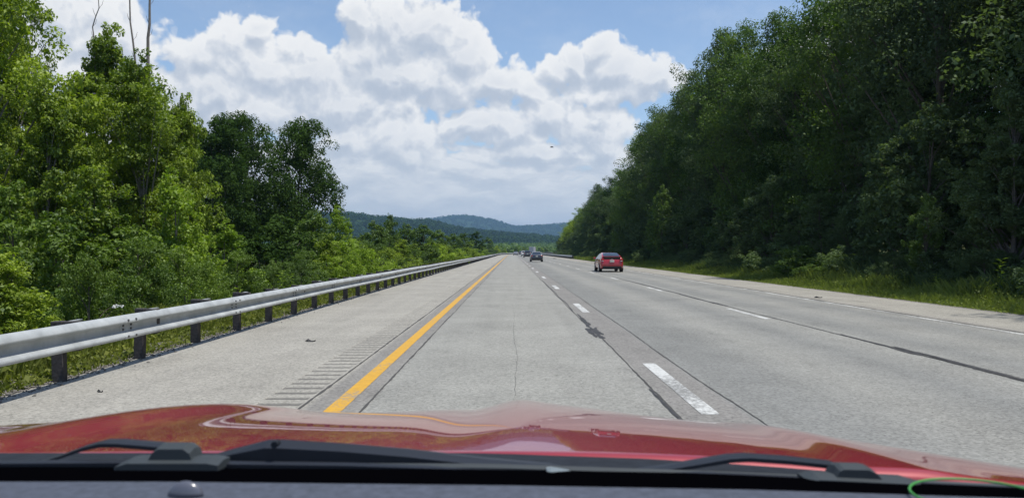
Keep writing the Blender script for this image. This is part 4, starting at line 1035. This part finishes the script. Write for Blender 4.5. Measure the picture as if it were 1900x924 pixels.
# ------------------------------------------------------------------ the car we sit in: hood, cowl, wipers, dashboard
own = empty('car', (0, 0, 0), label='red car in the foreground with long glossy hood and dark wipers', cat='car')
def own_paint():
    m = pmat('hood_paint', (0.27, 0.009, 0.015), 0.5, metal=0.15, coat=1.0, coat_rough=0.02); return m
M['hood_paint'] = own_paint()
M['cowl'] = pmat('cowl_plastic', (0.018, 0.022, 0.029), 0.8, spec=0.15, nscale=60, namp=0.25); M['dash'] = pmat('dashboard_vinyl', (0.055, 0.064, 0.088), 0.7, nscale=120, namp=0.3, bump=0.15)
M['connector'] = pmat('connector_plastic', (0.040, 0.048, 0.053), 0.6, spec=0.25)
M['frit'] = pmat('black_glass_border', (0.001, 0.001, 0.0015), 0.9, spec=0.0)
XC = [-1, -.9, -.8, -.6, -.4, -.2, 0, .1, .235, .34, .42, .6, .8, .95]
CZ = [1.275, 1.285, 1.29, 1.285, 1.289, 1.288, 1.289, 1.288, 1.283, 1.276, 1.268, 1.25, 1.228, 1.205]
AZ = [.2931, .2012, .1093, .045, .070, .0654, .0369, .0434, .0547, .0765, .0704, .066, .23, .45]
YR = 0.80
def smooth_interp(x, xp, fp):
    # catmull-like smoothing through small box filter of linear interpolation
    o = 0
    for d in (-0.10, -0.05, 0, 0.05, 0.10): o = o + np.interp(x + d, xp, fp)
    return o / 5
def hood_z(X, Yv):
    yy = Yv - YR; c = smooth_interp(X, XC, CZ); a = smooth_interp(X, XC, AZ)
    z = c - 0.1 * yy - a * yy ** 2 - 0.7 * np.clip(yy - 1.3, 0, None) ** 2
    t = np.clip(yy / 1.1, 0, 1.2)
    xl = -0.60 + 0.055 * t; xr = 0.44 + 0.04 * t
    z = z + np.exp(-((X - xl) / 0.065) ** 2) * (0.062 * yy - 0.058 * yy ** 2)
    z = z + 0.007 * np.exp(-((X - xr) / 0.05) ** 2) * (0.5 + 0.5 * t)
    z = z + 0.008 * np.exp(-((X - 0.02) / 0.06) ** 2) * np.clip(t, 0, 1) ** 1.2 - 0.009 * np.exp(-((X + 0.08) / 0.05) ** 2) * np.clip(t, 0, 1)
    return z
hx = np.linspace(-0.95, 0.95, 191); hy = np.linspace(YR, YR + 1.7, 110)
HX, HY = np.meshgrid(hx, hy)
# rear edge bows forward towards the sides
HZ = hood_z(HX, HY)
HZ[0] -= 0.012
V = np.stack([HX.ravel(), HY.ravel(), HZ.ravel()], 1); n = len(hx); I = (np.arange(len(hy) - 1)[:, None] * n + np.arange(n - 1)[None, :]).ravel()
ho = link('hood', np_mesh('hood', V, np.stack([I, I + 1, I + n + 1, I + n], 1)), M['hood_paint'], own, smooth=True)
md = ho.modifiers.new('thick', 'SOLIDIFY'); md.thickness = 0.008; md.offset = -1
# body sides below the hood, front end and front wheels
mb = MB()
for sg in (-1, 1):
    rings = []
    for y in np.linspace(YR - 0.5, YR + 1.7, 18):
        zt = float(hood_z(np.array([sg * 0.95]), np.array([max(y, YR)]))[0]) - 0.008
        zlow = 0.32
        for yw in (YR + 0.95,):
            dd = abs(y - yw)
            if dd < 0.40: zlow = 0.36 + math.sqrt(0.40 ** 2 - dd ** 2) * 0.95
        zlow = min(zlow, zt - 0.1)
        rings.append([(sg * 0.95, y, zt), (sg * 0.98, y, zt - 0.06), (sg * 0.98, y, (zt + zlow) / 2), (sg * 0.95, y, zlow)])
    mb.loft(rings, False)
mb.build('fender', M['hood_paint'], own, smooth=True)
yf = YR + 1.7; mb = MB(); rr_ = []
for x in np.linspace(-.95, .95, 21):
    zt = float(hood_z(np.array([x]), np.array([yf]))[0]) - 0.008
    rr_.append([(x, yf, zt), (x, yf + 0.10 * (1 - x * x) + 0.03, zt - 0.18), (x, yf + 0.12 * (1 - x * x) + 0.03, 0.5), (x, yf + 0.05, 0.25)])
mb.loft(rr_, False); mb.build('front_bumper', M['hood_paint'], own, smooth=True)
for sg in (-1, 1):
    mb = MB(); mb.cyl((sg * 0.84, YR + 0.95, 0.36), 0.36, 0.24, 'x', 28); wh = mb.build('wheel', M['black_rubber'], own)
    mb = MB(); mb.cyl((sg * 0.965, YR + 0.95, 0.36), 0.23, 0.02, 'x', 20); mb.build('rim', M['rim'], wh)
mb = MB()      # roof-less cabin floor pan and firewall under the dashboard
mb.box((0, 0.3, 0.42), (1.9, 2.2, 0.08)); mb.box((0, YR - 0.10, 0.78), (1.9, 0.06, 0.62)); mb.build('floor_pan', M['cowl'], own)
def PP(px, py, d): return ((px - 950) / F * d, d, EYE - (py - 466) / F * d)
# cowl: strip between hood edge and glass, follows the same slight tilt
def strip(name, top, bot, d0, d1, mat, n=30, smooth=True):
    mb = MB(); rings = []
    for i in range(n + 1):
        px = -260 + (2160 + 260) * i / n
        a = PP(px, np.interp(px, *zip(*top)), d0); b = PP(px, np.interp(px, *zip(*bot)), d1)
        rings.append([a, tuple((np.array(a) + np.array(b)) / 2 + np.array((0, 0, 0.002))), b, (b[0], b[1], b[2] - 0.03), (a[0], a[1], a[2] - 0.05)])
    mb.loft(rings, True, True); return mb.build(name, mat, own, smooth=False)
strip('cowl_panel', [(-260, 839), (900, 839), (1200, 849), (1400, 861), (1550, 873), (1700, 890), (2160, 930)], [(-260, 862), (900, 866), (1300, 873), (1600, 890), (2160, 925)], 0.815, 0.74, M['cowl'])
strip('windshield_border', [(-260, 865), (900, 869), (1300, 876), (1600, 890), (2160, 916)], [(-260, 893), (300, 893), (950, 900), (1400, 908), (1900, 924), (2160, 934)], 0.70, 0.645, M['frit'])
strip('windshield_seal', [(-260, 855), (900, 859), (1300, 872), (1700, 889), (2160, 910)], [(-260, 863), (900, 866), (1300, 879), (1700, 896), (2160, 920)], 0.72, 0.71, M['connector'])
# dashboard top
mb = MB(); rings = []
for i in range(31):
    px = -700 + 3300 * i / 30; yt = np.interp(px, [-260, 300, 950, 1400, 1900, 2160], [892, 892, 899, 907, 923, 931])
    a = np.array(PP(px, yt, 0.62)); x = a[0]
    rings.append([(x, 0.62, a[2] - 0.10), tuple(a), (x, 0.612, a[2] + 0.002), (x, 0.45, a[2] - 0.0), (x, 0.30, a[2] - 0.012), (x, 0.22, a[2] - 0.05), (x, 0.12, a[2] - 0.25)])
rings = [r for r in rings if abs(r[0][0]) < 1.0]
mb.loft(rings, False); mb.build('dashboard', M['dash'], own, smooth=True)
# light sensor dome on the dashboard
c = np.array(PP(345, 914, 0.58)); mb = MB(); rg = []
for k in range(7):
    ph_ = k / 6 * PI / 2; r = math.cos(ph_)
    rg.append([(c[0] + 0.0135 * max(r, 0.02) * math.cos(2 * PI * j / 20), c[1] + 0.006 * max(r, 0.02) * math.sin(2 * PI * j / 20), c[2] - 0.002 + 0.0115 * math.sin(ph_)) for j in range(20)])
mb.loft(rg, True, True); mb.build('sensor_dome', pmat('sensor_plastic', (0.09, 0.095, 0.12), 0.22, spec=0.7), own, smooth=True)
# wipers
def flat_bar(mb, pts, d, th, depth=0.02):
    rings = []
    for (px, py), t in zip(pts, th):
        a = np.array(PP(px, py, d)); t2 = t / F * d / 2
        rings.append([(a[0], d - depth / 2, a[2] + t2 * 0.6), (a[0], d, a[2] + t2), (a[0], d + depth / 2, a[2] + t2 * 0.6), (a[0], d + depth / 2, a[2] - t2), (a[0], d - depth / 2, a[2] - t2)])
    mb.loft(rings, True, True)
wm = M['cowl']
M['wiper'] = pmat('wiper_satin', (0.018, 0.021, 0.028), 0.5, spec=0.25)
mb = MB(); flat_bar(mb, [(70, 856), (120, 843), (165, 827), (195, 820), (225, 820), (300, 826), (352, 833)], 0.735, [4, 6, 8, 9, 9, 9, 9]); wa = mb.build('wiper_arm', M['wiper'], own, smooth=False)
mb = MB(); flat_bar(mb, [(283, 852), (295, 840), (305, 836), (350, 836), (362, 842), (368, 853)], 0.705, [4, 26, 34, 34, 26, 6], 0.025); mb.build('wiper_connector', M['connector'], wa)
mb = MB(); flat_bar(mb, [(228, 860), (250, 857), (395, 857), (416, 859)], 0.700, [8, 22, 22, 16], 0.03); mb.build('wiper_clip', M['connector'], wa)
mb = MB(); flat_bar(mb, [(-120, 858), (240, 857), (640, 862), (1000, 872)], 0.712, [6, 9, 9, 5], 0.012); mb.build('wiper_blade', M['wiper'], wa)
mb = MB(); flat_bar(mb, [(380, 852), (430, 843), (500, 836), (530, 837), (640, 841), (760, 849), (900, 861), (1020, 869), (1045, 873)], 0.74, [4, 22, 44, 46, 40, 34, 22, 14, 8], 0.03); wb = mb.build('wiper_arm', M['wiper'], own, smooth=False)
mb = MB(); flat_bar(mb, [(1014, 874), (1022, 876), (1055, 881), (1074, 886)], 0.700, [10, 22, 20, 6], 0.02); mb.build('arm_cap', pmat('cap_grey', (0.16, 0.19, 0.20), 0.35), wb)
mb = MB(); mb.cyl(PP(512, 822, 0.715), 0.0032, 0.010, 'y', 12); mb.build('pivot_nut', M['cowl'], wb)
mb = MB(); flat_bar(mb, [(1100, 884), (1200, 872), (1290, 858), (1350, 848), (1385, 846), (1460, 851), (1545, 860)], 0.735, [4, 6, 8, 9, 9, 9, 9]); wc = mb.build('wiper_arm', M['wiper'], own, smooth=False)
mb = MB(); flat_bar(mb, [(1538, 884), (1548, 872), (1556, 870), (1600, 871), (1615, 876), (1628, 886)], 0.705, [4, 20, 24, 24, 18, 6], 0.025); mb.build('wiper_connector', M['connector'], wc)
mb = MB(); flat_bar(mb, [(1490, 888), (1510, 886), (1680, 894), (1705, 898)], 0.700, [8, 20, 20, 10], 0.03); mb.build('wiper_clip', M['connector'], wc)
mb = MB(); flat_bar(mb, [(1110, 881), (1300, 878), (1500, 887), (1900, 905)], 0.712, [5, 9, 9, 6], 0.012); mb.build('wiper_blade', M['wiper'], wc)
# green windshield reflection, shaped as a solid ring at the dashboard's right end
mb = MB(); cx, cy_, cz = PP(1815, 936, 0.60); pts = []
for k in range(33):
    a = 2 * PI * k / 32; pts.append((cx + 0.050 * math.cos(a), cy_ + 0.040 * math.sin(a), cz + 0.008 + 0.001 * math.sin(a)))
mb.tube(pts, 0.0010, 8); gl = mb.build('reflection_ring', pmat('green_reflection', (0.05, 0.26, 0.05), 0.5), smooth=True); tag(gl, 'green windshield reflection shaped as a thin ring at the right end of the dashboard', 'glass_reflection')
